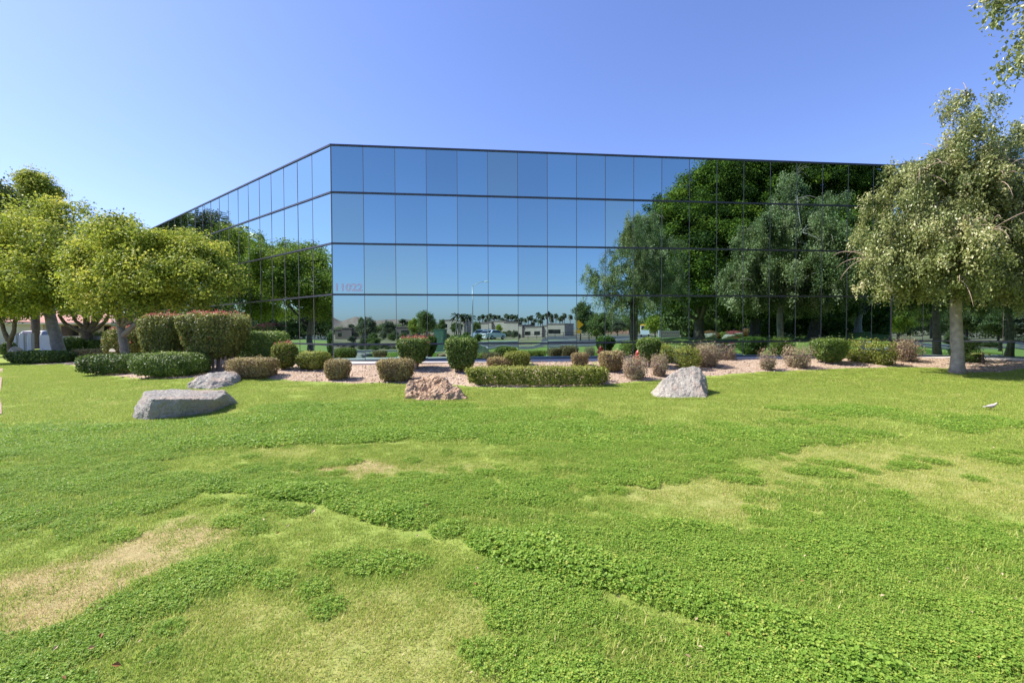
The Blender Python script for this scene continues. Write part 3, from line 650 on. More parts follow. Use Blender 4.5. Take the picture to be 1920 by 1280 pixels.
# ---- ornamental pears on the right
Y = 16.1
PRB = ground(1795, 700)
PRB = np.array([PRB[0], PRB[1], float(gz(PRB[0], PRB[1]))]); Y = PRB[1]
make_tree("pear_tree", "weeping silvery green tree with pale straight trunk at the lawn edge", "tree", PRB,
          [at(1795, 640, Y), at(1792, 570, Y), at(1797, 500, Y)], .19,
          [pb(1720, 430, Y, 75), pb(1690, 480, Y-.4, 60), pb(1665, 440, Y+.3, 45), pb(1700, 530, Y-.3, 55), pb(1780, 470, Y-.8, 85), pb(1770, 540, Y-.5, 60), pb(1820, 350, Y, 62), pb(1808, 275, Y, 44, 1.3), pb(1818, 205, Y, 36, 1.4), pb(1870, 420, Y+.3, 85),
           pb(1880, 330, Y+.4, 60), pb(1860, 530, Y, 65), pb(1930, 480, Y+.4, 90), pb(1950, 380, Y, 75), pb(1725, 345, Y+.4, 45), pb(1690, 330, Y+.6, 26), pb(1930, 545, Y-.5, 60), pb(1765, 360, Y+1.0, 60), pb(1820, 440, Y+1.6, 90), pb(1740, 480, Y+1.5, 70), pb(1900, 270, Y+.6, 36), pb(1700, 345, Y, 36), pb(1660, 390, Y, 32), pb(1745, 320, Y, 32), pb(1648, 470, Y, 24), pb(1692, 548, Y-.3, 24), pb(1770, 300, Y+.2, 26)],
          M['lf_pear'], M['bark_pale'], 1250, 130, .088, 31, 'hang', .24, nlimb=9, ntwig=120, lo=2.55, flare=1.35, bare=40)
b2 = np.array([11.9, 5.6, 0.0]); b2[2] = float(gz(b2[0], b2[1]))
rr2 = lambda px, py, r, Z=34: (*refl(at(px, py, Z), NF, C0), r/F*Z)
make_tree("pear_tree", "second weeping silvery tree leaning into the upper right corner of the photo", "tree", b2,
          [b2+[0, 0, 2.4], b2+[-.1, .2, 3.6]], .17,
          [rr2(1190, 470, 42), rr2(1200, 430, 28), rr2(1170, 520, 50), rr2(1215, 540, 50), rr2(1130, 535, 30), rr2(1105, 515, 20), rr2(1180, 570, 48), rr2(1235, 480, 45), rr2(1250, 540, 45), rr2(1145, 570, 32), rr2(1215, 420, 25),
           pb(1868, 12, 9.6, 34), pb(1895, 95, 9.3, 28), pb(1935, -30, 9.2, 60), pb(1950, 50, 9.0, 42), pb(1900, -60, 9.4, 50), pb(2060, 0, 8.4, 110)],
          M['lf_pear'], M['bark'], 760, 120, .085, 32, 'hang', .25, nlimb=9, ntwig=70, lo=2.2, bare=12,
          extra=[([b2+[.10, .05, -.1], b2+[.2, .12, 1.5], b2+[.1, .3, 3.2], b2+[-.3, .9, 5.0]], .13, .06)])

# ---- the row of clipped ficus behind the camera, mirrored in the right part of the glass
FZ = 46
for k, (px, cols) in enumerate([(1310, [(1215, 470, 48), (1230, 540, 60), (1290, 545, 55), (1265, 420, 55), (1320, 480, 75), (1305, 385, 55), (1345, 400, 65), (1250, 490, 60), (1350, 550, 55)]),
                                (1418, [(1375, 360, 62), (1420, 345, 60), (1400, 430, 75), (1440, 430, 75), (1400, 520, 75), (1450, 530, 70), (1420, 570, 48)]),
                                (1525, [(1480, 350, 62), (1530, 345, 65), (1510, 440, 80), (1560, 440, 75), (1510, 535, 70), (1560, 545, 62)]),
                                (1610, [(1585, 350, 62), (1640, 345, 62), (1615, 440, 80), (1680, 430, 80), (1620, 540, 70), (1690, 540, 65), (1730, 400, 70)])]):
    Z = FZ+[0, 1.5, .8, 2][k]; b = vf(px, Z); b[2] = float(gz(b[0], b[1]))
    bl = [(*refl(at(x, y, Z+dz), NF, C0), r/F*Z) for (x, y, r), dz in zip(cols, [0, -1, 1, .5, -1.2, 1, 0, 1.8, -1])]
    bl += [(*refl(at(x, y, Z-1), NF, C0), 46/F*Z) for x, y in [[(1255, 455), (1275, 425), (1300, 395), (1325, 368), (1350, 345)], [(1375, 332), (1400, 325), (1425, 322), (1450, 325)], [(1475, 322), (1500, 325), (1530, 322), (1560, 325)], [(1590, 322), (1620, 325), (1655, 325), (1700, 330)]][k]]
    bl += [(*refl(at(px+j, y, Z-dz), NF, C0), r/F*Z) for j, y, dz, r in ((-20, 450, 3.5, 62), (30, 480, 5, 62), (0, 530, 6, 56))]
    make_tree("ficus_tree", ["huge dark clipped ficus mirrored in glass at the left end of its row", "dark ficus second in the mirrored row above the rusty shrubs", "dark ficus third in the mirrored row beside the grey gabled house", "dark ficus at the right end of the mirrored row with spreading pale limbs"][k],
              "tree", b, [b+[0, 0, 1.3], b+[.1, .1, 2.0]], .5, bl, M['lf_ficus'], M['bark_pale'] if k == 3 else M['bark'], 1000, 170, .19, 60+k, sig=.40, nlimb=5, ntwig=25, lo=2.9, fill=.7,
              group="clipped ficus row mirrored in the glass")

# ------------------------------------------------------------------ shrubs
def shrub(label, box, kind, seed, dep=None, p=4.0, taper=1.0, h0=0.0, cat="shrub", name="shrub", pink=0.0, stems=8, dens_=1.0, yb=None, leaf=.055, ragged=0.0, group=None):
    x0, x1, yt, ybs = box; rng = np.random.default_rng(seed)
    g = ground((x0+x1)/2, ybs); Yf = g[1] if yb is None else yb
    w = (x1-x0)/F*Yf; dep = dep if dep is not None else min(w, 1.1); Yc = Yf+dep/2
    k = Yc/Yf; c = at((x0+x1)/2, ybs, Yc); base = np.array([c[0], Yc, float(gz(c[0], Yc))])
    top = at((x0+x1)/2, yt, Yc+dep*.15)[2]; H = max(top-base[2], .2); a = w*k/2; b = dep/2; h0 = h0*H; hz = (H-h0)/2
    o = empty(name, base, label, cat, group)
    area = 2*(2*a*H+2*b*H)+4*a*b; m = int(area*2600*dens_*(.05/leaf)**2*.8); m = min(max(m, 2500), 34000)
    Q = rng.uniform(-1, 1, (m*2, 3)); s = (np.abs(Q)**p).sum(1)**(1/p); Q = Q[s < 1][:m]; s = (np.abs(Q)**p).sum(1)**(1/p)
    push = rng.random(len(Q)) < .72; t = np.where(push, rng.uniform(.84, 1.0, len(Q))/np.maximum(s, .05), 1.0); t = np.minimum(t, 2.2)
    Q = Q*t[:, None]; N = np.sign(Q)*np.abs(Q)**(p-1); N = unit(N/np.array([a, b, hz]))
    lump = 1+.05*n2(Q[:, 0]*a+seed, Q[:, 1]*b+Q[:, 2]*hz*1.3, 6, seed*.01)*(1+ragged*3)
    C = Q*np.array([a, b, hz])*lump[:, None]; hh = (C[:, 2]+hz)/(2*hz); tp = taper+(1-taper)*np.clip(hh, 0, 1)
    C[:, 0] *= tp; C[:, 1] *= tp; C[:, 2] += hz+h0
    if ragged: C[:, 2] += ragged*.12*np.abs(rng.standard_normal(len(C)))*(hh > .75); C[:, :2] += ragged*.05*rng.standard_normal((len(C), 2))
    C[:, 2] = np.maximum(C[:, 2], .01)
    hole = n2(C[:, 0]+seed*1.7, C[:, 2]*1.2+C[:, 1], 4.2, seed*.03); kp = (hole < .62) | (rng.random(len(C)) < .35) | (s < .6); C, Q, N, hh = C[kp], Q[kp], N[kp], hh[kp]
    sh = (hh > .8) & (rng.random(len(C)) < .05); C[sh] += np.abs(rng.standard_normal((sh.sum(), 1)))*.06*np.array([0, 0, 1.]); C += rng.standard_normal(C.shape)*.012
    lm, base_t, sd = {'green': ('lf_hedge', .5, .2), 'dark': ('lf_hedge', .3, .18), 'yellow': ('lf_yhedge', .5, .2), 'tan': ('lf_tan', .5, .22), 'dust': ('lf_dust', .5, .24), 'boug': ('lf_boug', .42, .2), 'mixed': ('lf_yhedge', .42, .22), 'rust': ('lf_rust', .5, .25), 'pinkball': ('lf_pink', .4, .25)}[kind]
    ti = base_t+sd*rng.standard_normal(len(C))+.15*n2(C[:, 0], C[:, 2]+C[:, 1], 3.5, seed*.02)
    if kind in ('green', 'mixed', 'tan', 'boug', 'yellow'): ti = ti+.22*np.clip((hh-.86)/.1, 0, 1)      # clipped top tinted lighter, its sunlit brightness painted in
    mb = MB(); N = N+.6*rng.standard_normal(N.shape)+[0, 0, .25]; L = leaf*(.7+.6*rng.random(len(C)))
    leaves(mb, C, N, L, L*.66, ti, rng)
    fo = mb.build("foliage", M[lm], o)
    if pink:
        sel = (hh > 1-.045*pink) & (np.abs(Q[:, 2]) > .6) & (rng.random(len(C)) < .45); sel |= rng.random(len(C)) < .006*pink
        if sel.sum(): 
            pm = MB(); C2 = C[sel]+rng.standard_normal((sel.sum(), 3))*.03+[0, 0, .03]; leaves(pm, C2, rng.standard_normal(C2.shape)+[0, 0, .6], leaf*.9, leaf*.8, .5+.25*rng.standard_normal(len(C2)), rng); pm.build("blossoms", M['lf_pink'], o)
    st = MB()
    for q in range(stems):
        an = rng.uniform(0, 6.28); r_ = rng.random()**.5
        a0 = np.array([.25*a*taper*r_*math.cos(an)*(3 if a > 1.2 else 1), .25*b*r_*math.sin(an), -.08]); e_ = np.array([a*.8*r_*math.cos(an), b*.8*r_*math.sin(an), h0+(H-h0)*rng.uniform(.45, .9)])
        st.tube(bez(a0, a0*.6+e_*.4+[0, 0, .1*H], e_, 6), np.linspace(.028, .008, 6)*(1.6 if h0 > .12 else 1), 6)
    if kind in ('dust', 'tan'):
        for q in range(int(120*dens_*min(2, a*b*4+.5))):
            an = rng.uniform(0, 6.28); r_ = rng.random()**.5; a0 = np.array([.5*a*r_*math.cos(an), .5*b*r_*math.sin(an), 0]); e_ = np.array([a*1.0*r_*math.cos(an), b*1.0*r_*math.sin(an), H*rng.uniform(.75, 1.04)])
            st.tube(bez(a0, (a0+e_)/2+.05*rng.standard_normal(3), e_, 4), np.linspace(.009, .004, 4), 3, cap=False)
    st.build("stems", M['twig'], o)
    return o
S = shrub
S("low dark clipped hedge along the far left lawn behind the white boulder", (22, 146, 657, 680), 'dark', 101, dep=1.4, name="hedge", cat="hedge", leaf=.09, yb=24.5)
S("low tan browning hedge between the dark far hedge and the forked trunk", (138, 218, 654, 674), 'tan', 102, dep=1.2, name="hedge", cat="hedge", leaf=.08, yb=25.2)
S("squat dark green hedge at the foot of the forked grey trunk", (161, 280, 663, 704), 'dark', 103, dep=1.7, name="hedge", cat="hedge", leaf=.07, taper=.94)
S("rounded green shrub bulging left of the bougainvillea stem", (252, 394, 659, 711), 'green', 104, dep=1.6, p=2.8, taper=.9, leaf=.06, dens_=.9)
S("tall flat topped bougainvillea hedge with rosy top behind the forked trunk", (266, 352, 590, 704), 'boug', 105, dep=1.3, h0=.16, taper=.62, pink=1, leaf=.075, stems=16, name="bougainvillea", cat="bougainvillea", yb=16.7)
S("widest tall bougainvillea with rosy clipped top and bare woody foot", (332, 475, 587, 700), 'boug', 106, dep=1.5, h0=.2, taper=.55, pink=1, leaf=.075, stems=22, name="bougainvillea", cat="bougainvillea", yb=16.2)
S("bougainvillea with bright pink crest between the forked trunk and the glass", (202, 290, 612, 668), 'boug', 107, dep=1.6, pink=2.2, leaf=.09, name="bougainvillea", cat="bougainvillea", yb=23.2, h0=.05, p=3)
S("low pink topped bougainvillea peeping over the bright green hedge", (468, 530, 608, 650), 'boug', 108, dep=1.0, pink=2.0, leaf=.09, name="bougainvillea", cat="bougainvillea", yb=20.6, p=2.6)
S("bright green boxy hedge right of the tall bougainvillea", (434, 538, 621, 670), 'green', 109, dep=1.3, name="hedge", cat="hedge", p=6, leaf=.06, yb=17.3, h0=.04)
S("tan boxy shrub in front of the bright green hedge", (432, 517, 670, 714), 'tan', 110, dep=1.1, p=5, taper=.86, leaf=.05)
S("small upright reddish green shrub right of the tan boxy shrub", (511, 558, 643, 697), 'mixed', 111, dep=.85, p=3.2, taper=.7, h0=.06, leaf=.06, pink=.7)
S("pale yellow green mound shrub near the building corner", (558, 618, 658, 698), 'yellow', 112, dep=1.0, p=3.2, taper=.9, leaf=.055)
S("straggly tan shrub at the gravel edge below the building corner", (609, 658, 673, 716), 'tan', 113, dep=.8, p=4, taper=.72, leaf=.05, dens_=.8)
S("broad tan shrub left of the russet boulder", (706, 779, 672, 720), 'tan', 114, dep=1.0, p=4, taper=.76, leaf=.05)
S("tall clipped green shrub with rosy top and bare woody trunk", (742, 809, 633, 699), 'green', 115, dep=1.2, p=4, taper=.6, h0=.2, pink=1, leaf=.065, stems=5)
S("tall plain green clipped shrub behind the left end of the long hedge", (832, 900, 633, 704), 'green', 116, dep=1.2, p=4, taper=.62, h0=.08, leaf=.065, stems=6)
S("long low clipped hedge with yellow green top on the lawn edge", (872, 1141, 686, 726), 'yellow', 117, dep=1.15, name="hedge", cat="hedge", p=7, leaf=.055, taper=.96)
S("low straw coloured shrub behind the left half of the long hedge", (913, 965, 669, 690), 'tan', 118, dep=.9, leaf=.05)
S("yellow green topped shrub touching the straw one behind the long hedge", (944, 996, 658, 690), 'yellow', 119, dep=.9, leaf=.055, p=3.2, taper=.9)
S("small boxy tan shrub behind the middle of the long hedge", (1070, 1104, 661, 690), 'tan', 120, dep=.65, leaf=.05, taper=.8)
S("green topped tan shrub at the right end of the long hedge", (1120, 1172, 657, 701), 'tan', 121, dep=1.0, leaf=.055, taper=.7, p=3.2, dens_=.9)
S("wiry greyish pink dry shrub left of the pale pointed boulder", (1168, 1211, 674, 715), 'dust', 122, dep=.8, leaf=.04, taper=.7, ragged=.8, dens_=.6)
S("round green shrub on bare stems beside the red hydrant", (1190, 1243, 633, 694), 'green', 123, dep=1.1, leaf=.07, taper=.5, h0=.22, p=2.8, stems=6)
S("narrow dry shrub just left of the pale pointed boulder", (1221, 1252, 672, 709), 'dust', 124, dep=.6, leaf=.042, taper=.6, ragged=.8, dens_=.6)
S("low olive shrub behind the round green hydrant shrub", (1234, 1260, 650, 682), 'mixed', 125, dep=.7, leaf=.055, ragged=.6, dens_=.7)
S("olive ragged shrub behind the peak of the pale boulder", (1268, 1312, 656, 696), 'mixed', 126, dep=.9, leaf=.05, ragged=.8, dens_=.7, taper=.8)
S("dusty pink shrub touching the olive one behind the pale boulder", (1304, 1348, 651, 692), 'dust', 127, dep=.9, leaf=.045, ragged=.8, dens_=.7, taper=.7)
S("small grey green shrub nearest the glass behind the dusty pink one", (1343, 1376, 653, 676), 'dust', 128, dep=.7, leaf=.05, ragged=.8, dens_=.6)
S("sparse dry shrub alone on the gravel right of the pale boulder", (1423, 1454, 663, 697), 'dust', 129, dep=.6, leaf=.042, taper=.55, ragged=1, dens_=.5)
S("wide spreading dry shrub left of the big round green shrub", (1471, 1522, 658, 694), 'dust', 130, dep=.9, leaf=.045, taper=.5, ragged=1.1, dens_=.5)
S("big rounded green shrub standing alone at the right of the gravel", (1521, 1588, 634, 687), 'green', 131, dep=1.3, leaf=.06, taper=.62, p=3.4, h0=.08)
S("loose olive shrub right of the big rounded green shrub", (1586, 1641, 646, 683), 'mixed', 132, dep=.9, leaf=.055, ragged=1.1, dens_=.6, taper=.7)
S("loose greener shrub on a short stem in the middle of the three right shrubs", (1632, 1678, 648, 688), 'mixed', 133, dep=.8, leaf=.06, ragged=1.1, dens_=.6, taper=.6)
S("pale brown loose shrub last before the pale tree trunk", (1672, 1717, 646, 681), 'dust', 134, dep=.8, leaf=.05, ragged=1.1, dens_=.6, taper=.7)
S("dark low shrub just right of the pale tree trunk", (1806, 1832, 655, 684), 'dark', 135, dep=.6, leaf=.055, ragged=1.2, dens_=.4, yb=17.3)
S("small round green bush near the far left edge of the lawn", (6, 26, 641, 657), 'green', 136, dep=1.0, leaf=.09, p=2.4, yb=33)
S("dark clipped bush right of the thick leaning trunk", (113, 153, 632, 656), 'dark', 137, dep=1.4, leaf=.10, yb=33, p=3)
S("dark sloping hedge in front of the pale garden wall", (152, 198, 637, 656), 'dark', 138, dep=1.0, leaf=.10, yb=34, name="hedge", cat="hedge")
S("pale green ground shrub under the spreading dark branches", (158, 196, 625, 640), 'yellow', 139, dep=1.4, leaf=.11, yb=38, ragged=1.0)
# an agave-like plant with broad pale leaves beside the trunk
g = ground(1843, 683); ag = empty("broad_leaf_plant", g, "dark stemmed plant with two broad pale leaves in tree shade", "plant")
mb = MB(); mb.tube(np.array([(0, 0, -.05), (.0, 0, .15), (-.03, 0, .32), (-.05, 0, .5)]), [.07, .05, .03, .015], 7); mb.build("stem", M['bark'], ag, smooth=True)
for sx in (-1, 1, .35):
    mb = MB(); t = np.linspace(0, 1, 7); ctr = np.stack([-.04+sx*.36*t, .05*t-.2*(abs(sx) < 1)*t, .36+.14*t-.18*t*t], 1); w_ = .10*np.sin(np.pi*np.clip(t, .05, .97))
    V = np.concatenate([ctr+np.stack([0*t, w_, .03+0*t], 1), ctr, ctr+np.stack([0*t, -w_, .03+0*t], 1)]); i = np.arange(6)
    mb.add(V, np.concatenate([np.stack([i, i+7, i+8, i+1], 1), np.stack([i+7, i+14, i+15, i+8], 1)]), tint=.95); mb.build("leaf", M['lf_hedge'], ag, smooth=True)
# a boulder far left
rock("boulder", "white boulder at the end of the dark far hedge", [at(14, 668, 25.5), at(44, 662, 26), at(15, 657, 26), at(20, 651, 26.2), at(30, 648.5, 26.5), at(45, 656, 26.6), at(26, 668, 25.5), at(30, 655, 27.5)], M['rock_pale'], .06, .05, 4.4)
rock("boulder", "small white stone beside the forked grey trunk", [at(202, 660, 22), at(219, 660, 22), at(206, 654, 22.3), at(214, 653, 22.4), at(210, 658, 23)], M['rock_pale'], .04, .02, 6.4)

# ------------------------------------------------------------------ red hydrant
g = ground(1197, 690)
g = np.array([at(1197, 660, 17.0)[0], 17.0, 0]); g[2] = float(gz(g[0], g[1]))
g[2] -= .12; hy = empty("fire_hydrant", g, "red fire hydrant half hidden behind the round green shrub", "hydrant")
mb = MB(); mb.lathe([(.16, 0), (.16, .04), (.10, .05), (.095, .46), (.125, .47), (.125, .52), (.10, .53)], 18); mb.build("barrel", M['red'], hy, smooth=False)
MB().lathe([(.105, .53), (.10, .60), (.07, .66), (.03, .69), (.03, .73)], 18).build("bonnet", M['red'], hy, smooth=True)
MB().lathe([(.05, -.19), (.06, -.18), (.06, -.14), (.04, -.13), (.04, -.08)], 12, (0, 0, .40), axis=0).build("nozzle", M['red'], hy)
MB().lathe([(.04, .08), (.04, .13), (.06, .14), (.06, .18), (.05, .19)], 12, (0, 0, .40), axis=0).build("nozzle", M['red'], hy)
MB().lathe([(.075, -.20), (.08, -.19), (.08, -.15), (.055, -.14), (.055, -.08)], 12, (0, 0, .34), axis=1).build("pumper_nozzle", M['red'], hy)

# ------------------------------------------------------------------ the dove
g = ground(1858, 769)
dv = empty("dove", g, "pale grey dove walking on the open lawn at the right", "bird")
sc = 25/F*g[1]/.28
pr = [(-.155, .075, .006, .014), (-.12, .078, .008, .018), (-.075, .083, .016, .022), (-.04, .088, .030, .030), (0, .090, .040, .038), (.035, .094, .041, .038), (.062, .108, .034, .031), (.082, .128, .022, .020), (.095, .143, .0185, .0175), (.108, .149, .019, .018), (.120, .147, .014, .013), (.129, .144, .006, .006), (.141, .140, .0035, .003), (.148, .137, .001, .001)]
V = []; n = 14
for x, z, rz_, ry in pr:
    th = np.linspace(0, 2*np.pi, n, endpoint=False); V.append(np.stack([np.full(n, x), ry*np.cos(th), z+rz_*np.sin(th)], 1))
k = len(pr); i = np.arange(k-1)[:, None]*n; j = np.arange(n)[None]; j2 = (j+1) % n
M['dove'] = plain("dove_feathers", (.52, .45, .42), .75, nscale=25, namp=.15); M['dove_dark'] = plain("wing_feathers", (.36, .31, .29), .75, nscale=30, namp=.2)
mb = MB().add(np.concatenate(V)*sc, np.stack([i+j, i+j2, i+n+j2, i+n+j], -1).reshape(-1, 4), polys=[list(range(n))[::-1], list(range((k-1)*n, k*n))]); mb.build("body", M['dove'], dv, smooth=True)
for sy in (-1, 1):
    w = MB(); t = np.linspace(0, 1, 8); up = np.stack([.05-.18*t, sy*(.034*np.sin(np.pi*(.25+.6*t))+.006), .108-.018*t], 1); lo_ = np.stack([.045-.13*t, sy*(.041*np.sin(np.pi*(.25+.55*t))+.004), .078-.0*t], 1)
    i = np.arange(7); w.add(np.concatenate([up, lo_])*sc, np.stack([i, i+1, i+9, i+8], 1)); w.build("wing", M['dove_dark'], dv, smooth=True)
    MB().tube(np.array([(0.0, sy*.014, .06), (.004, sy*.014, .028), (-.002, sy*.014, .004), (.018, sy*.014, .002)])*sc, [.006*sc, .0035*sc, .003*sc, .0025*sc], 6).build("leg", M['red'], dv)
    MB().lathe([(.001, -.0035), (.0035, 0), (.001, .0035)], 8, (.112*sc, sy*.0165*sc, .153*sc)).build("eye", M['black'], dv)
dv.rotation_euler = (0, 0, -.1)

# ------------------------------------------------------------------ vehicles and street furniture behind the camera
def make_car(paint, label, cat="car", suv=False, name="parked_car"):
    o = empty(name, (0, 0, 0), label, cat); z = .16 if suv else 0
    prof = [(-2.2, .32), (-2.25, .62), (-2.18, .88+z*.4), (-1.55, .95+z*.5), (-1.25, .98+z*.5), (-.55, 1.40+z), (.2, 1.46+z), (1.0, 1.42+z), (1.9 if suv else 1.55, 1.05+z), (2.15, 1.0+z*.6), (2.22, .7), (2.2, .34)]
    bm = MB(); n = len(prof); V = []
    for yy, sc_ in ((-.88, .97), (-.80, 1), (.80, 1), (.88, .97)):
        for x, zz in prof:
            tum = max(0, (zz-.95-z*.4)/.5)*.16
            V.append((x*sc_, yy*(1-tum), .3+(zz-.3)*(.985 if abs(yy) > .85 else 1)))
    Q = [(r*n+i_, r*n+(i_+1) % n, (r+1)*n+(i_+1) % n, (r+1)*n+i_) for r in range(3) for i_ in range(n)]
    bm.add(V, Q, polys=[list(range(n)), list(range(3*n, 4*n))[::-1]]); bm.build("body", paint, o)
    for sy in (-1, 1):
        w = MB(); q = [(-1.08, 1.03+z*.5), (-.52, 1.36+z), (.95, 1.37+z), (1.45, 1.08+z*.8)]
        w.add([(x, sy*(.885*(1-max(0, (zz-.95-z*.4)/.5)*.16)+.006), zz) for x, zz in q], [(0, 1, 2, 3) if sy > 0 else (3, 2, 1, 0)]); w.build("side_window", M['darkglass'], o)
    w = MB(); w.add([(-1.27, -.70, 1.0+z*.5), (-1.27, .70, 1.0+z*.5), (-.60, .64, 1.385+z), (-.60, -.64, 1.385+z)], [(0, 1, 2, 3)]); w.v[0][:, 0] -= .03; w.build("windscreen", M['darkglass'], o)
    w = MB(); w.add([(1.58+.3*suv, -.66, 1.10+z), (1.58+.3*suv, .66, 1.10+z), (1.08, .6, 1.40+z), (1.08, -.6, 1.40+z)], [(3, 2, 1, 0)]); w.v[0][:, 0] += .03; w.build("rear_window", M['darkglass'], o)
    for x in (-1.38, 1.36):
        for sy in (-1, 1):
            t = MB().lathe([(.2, -.11), (.31, -.11), (.33, -.07), (.33, .07), (.31, .11), (.2, .11)], 18, axis=1).build("wheel", M['black'], o, (x, sy*.80, .33))
            MB().lathe([(.2, -.115), (.05, -.10), (.05, .10), (.2, .115)], 12, axis=1).build("rim", M['steel'], t)
    for sy in (-1, 1): MB().box((-2.27, sy*.62-.18, .66), (-2.20, sy*.62+.18, .80)).build("headlight", M['white'], o)
    for sy in (-1, 1): MB().box((2.14, sy*.64-.14, .74), (2.235, sy*.64+.14, .88)).build("tail_light", M['red'], o)
    return o
M['car_blue'] = plain("pale_blue_car_paint", (.50, .55, .64), .25, .3, .5, coat=.6); M['car_white'] = plain("white_car_paint", (.75, .76, .77), .28, 0, .5, coat=.6)
c = make_car(M['car_blue'], "tall pale blue car mirrored in the glass on the road", suv=True); p = vf(906, 74); c.location = (p[0], p[1], .02); c.rotation_euler = (0, 0, math.atan2(NF[1], NF[0])+.5)
c = make_car(M['car_white'], "white saloon car mirrored in the glass just behind the pale blue one"); p = vf(924, 70); c.location = (p[0], p[1], .02); c.rotation_euler = (0, 0, math.atan2(NF[1], NF[0])+math.pi+.75)
c = make_car(M['car_white'], "white car half hidden by the garden gate at the far left", suv=True); p = at(69, 650, 43.5); c.location = (p[0], p[1], float(gz(p[0], p[1]))); c.rotation_euler = (0, 0, 1.9)

tk = empty("truck", vf(1208, 90), "white lorry with yellow load mirrored in the glass under the round tree", "truck"); d_ = (-vf(1208, 90)[:2]+vf(1208, 60)[:2]); tk.rotation_euler = (0, 0, math.atan2(d_[1], d_[0]))
MB().box((-4, -.95, .7), (1.0, .95, 1.0)).build("chassis", M['black'], tk); MB().box((-4, -1.1, 1.003), (1.0, 1.1, 2.6)).build("load", M['yellow'], tk)
cb = MB(); cb.add([(1.05, -1, .5), (1.05, 1, .5), (2.9, 1, .5), (2.9, -1, .5), (1.05, -1, 2.3), (1.05, 1, 2.3), (2.2, .95, 2.3), (2.2, -.95, 2.3), (2.9, 1, 1.35), (2.9, -1, 1.35)], [(4, 7, 6, 5), (7, 9, 8, 6), (9, 3, 2, 8), (0, 4, 5, 1)], polys=[[0, 3, 9, 7, 4], [1, 5, 6, 8, 2]]).build("cab", M['car_white'], tk)
MB().add([(2.27, -.85, 2.25), (2.87, -.88, 1.45), (2.87, .88, 1.45), (2.27, .85, 2.25)], [(0, 1, 2, 3)]).build("windscreen", M['darkglass'], tk).location = (.03, 0, .02)
for x in (2.1, -2.6):
    for sy in (-1, 1): MB().lathe([(.2, -.14), (.42, -.14), (.45, 0), (.42, .14), (.2, .14)], 16, axis=1).build("wheel", M['black'], tk, (x, sy*.86, .45))

lp = vf(887, 70); lp[2] = 0
lo_ = empty("street_lamp", lp, "slim street lamp with long curved arm mirrored in the middle panes", "street lamp")
HL = (620-535)/F*70+EYE
MB().tube([(0, 0, -.1), (0, 0, .5), (0, 0, HL*.6), (0, 0, HL)], [.13, .12, .09, .06], 10).build("pole", M['steel'], lo_, smooth=True)
ad = vf(912, 70)-lp; ad[2] = 0
MB().tube(bez(np.array([0, 0, HL]), np.array([0, 0, HL+.5])+ad*.4, np.array([0, 0, HL+.62])+ad*.85, 8), np.linspace(.05, .035, 8), 8).build("arm", M['steel'], lo_, smooth=True)
au = unit(ad[None])[0]; hp = ad*.85+np.array([0, 0, HL+.6]); a_ = math.atan2(au[1], au[0])
hb = MB().lathe([(.04, -.1), (.14, .05), (.17, .35), (.12, .6), (.03, .68)], 12, axis=0); hb.v[0][:, 2] *= .5; h_ = hb.build("lamp_head", M['white'], lo_, hp, True); h_.rotation_euler = (0, 0, a_)

sg = vf(1093, 72); sg[2] = 0; so = empty("warning_sign", sg, "yellow diamond warning sign on a post mirrored in the glass", "sign")
to_wall = -NF; sa = math.atan2(to_wall[1], to_wall[0]); so.rotation_euler = (0, 0, sa)
MB().tube([(0, 0, -.1), (0, 0, 1.5), (0, 0, 2.95)], .035, 8).build("post", M['steel'], so)
MB().add([(.04, 0, 2.0), (.04, .62, 2.62), (.04, 0, 3.24), (.04, -.62, 2.62), (.06, 0, 2.0), (.06, .62, 2.62), (.06, 0, 3.24), (.06, -.62, 2.62)], [(3, 2, 1, 0), (4, 5, 6, 7), (0, 1, 5, 4), (1, 2, 6, 5), (2, 3, 7, 6), (3, 0, 4, 7)]).build("diamond_panel", M['yellow'], so)
MB().box((.04, -.35, 1.45), (.06, .35, 1.93)).build("plate", M['yellow'], so)

ms = vf(1256, 62); ms[2] = float(gz(ms[0], ms[1])); mo = empty("monument_sign", ms, "low pale monument sign with dull red lettering mirrored in the glass", "sign"); mo.rotation_euler = (0, 0, sa)
MB().box((-.3, -1.35, 0), (.3, 1.35, .35)).build("base", M['concrete'], mo); MB().box((-.2, -1.25, .353), (.2, 1.25, 1.45)).build("panel", plain("sign_panel", (.36, .33, .36), .7), mo)
mb = MB(); rng = np.random.default_rng(3)
for rz_, hh_, n_ in ((1.05, .26, 11), (.72, .17, 15)):
    for k in range(n_):
        y0 = -1.1+2.2*k/n_; wd = 2.2/n_*.62
        mb.box((.205, y0, rz_), (.215, y0+wd*.3, rz_+hh_)); mb.box((.205, y0+wd*.301, rz_+(hh_*.4 if k % 2 else hh_*.82)), (.214, y0+wd, rz_+(hh_*.58 if k % 2 else hh_)))
mb.build("lettering", plain("sign_lettering", (.22, .05, .07), .6), mo)

ub = np.array([-1.55, -1.15, 0.0]); uo = empty("utility_cabinet", ub, "green metal utility cabinet mirrored beside the tall plain shrub", "utility cabinet")
uo.rotation_euler = (0, 0, .45)
MB().box((-.5, -.35, .1), (.5, .35, 1.66)).build("body", M['green_box'], uo); MB().box((-.54, -.39, 1.663), (.54, .39, 1.74)).build("lid", M['green_box'], uo); MB().box((-.6, -.45, -.05), (.6, .45, .097)).build("plinth", M['concrete'], uo)
d_ = MB().box((-.45, .353, .2), (.45, .37, 1.6)).build("door", M['green_box'], uo); MB().box((.3, .372, .85), (.34, .40, 1.05)).build("handle", M['steel'], d_)

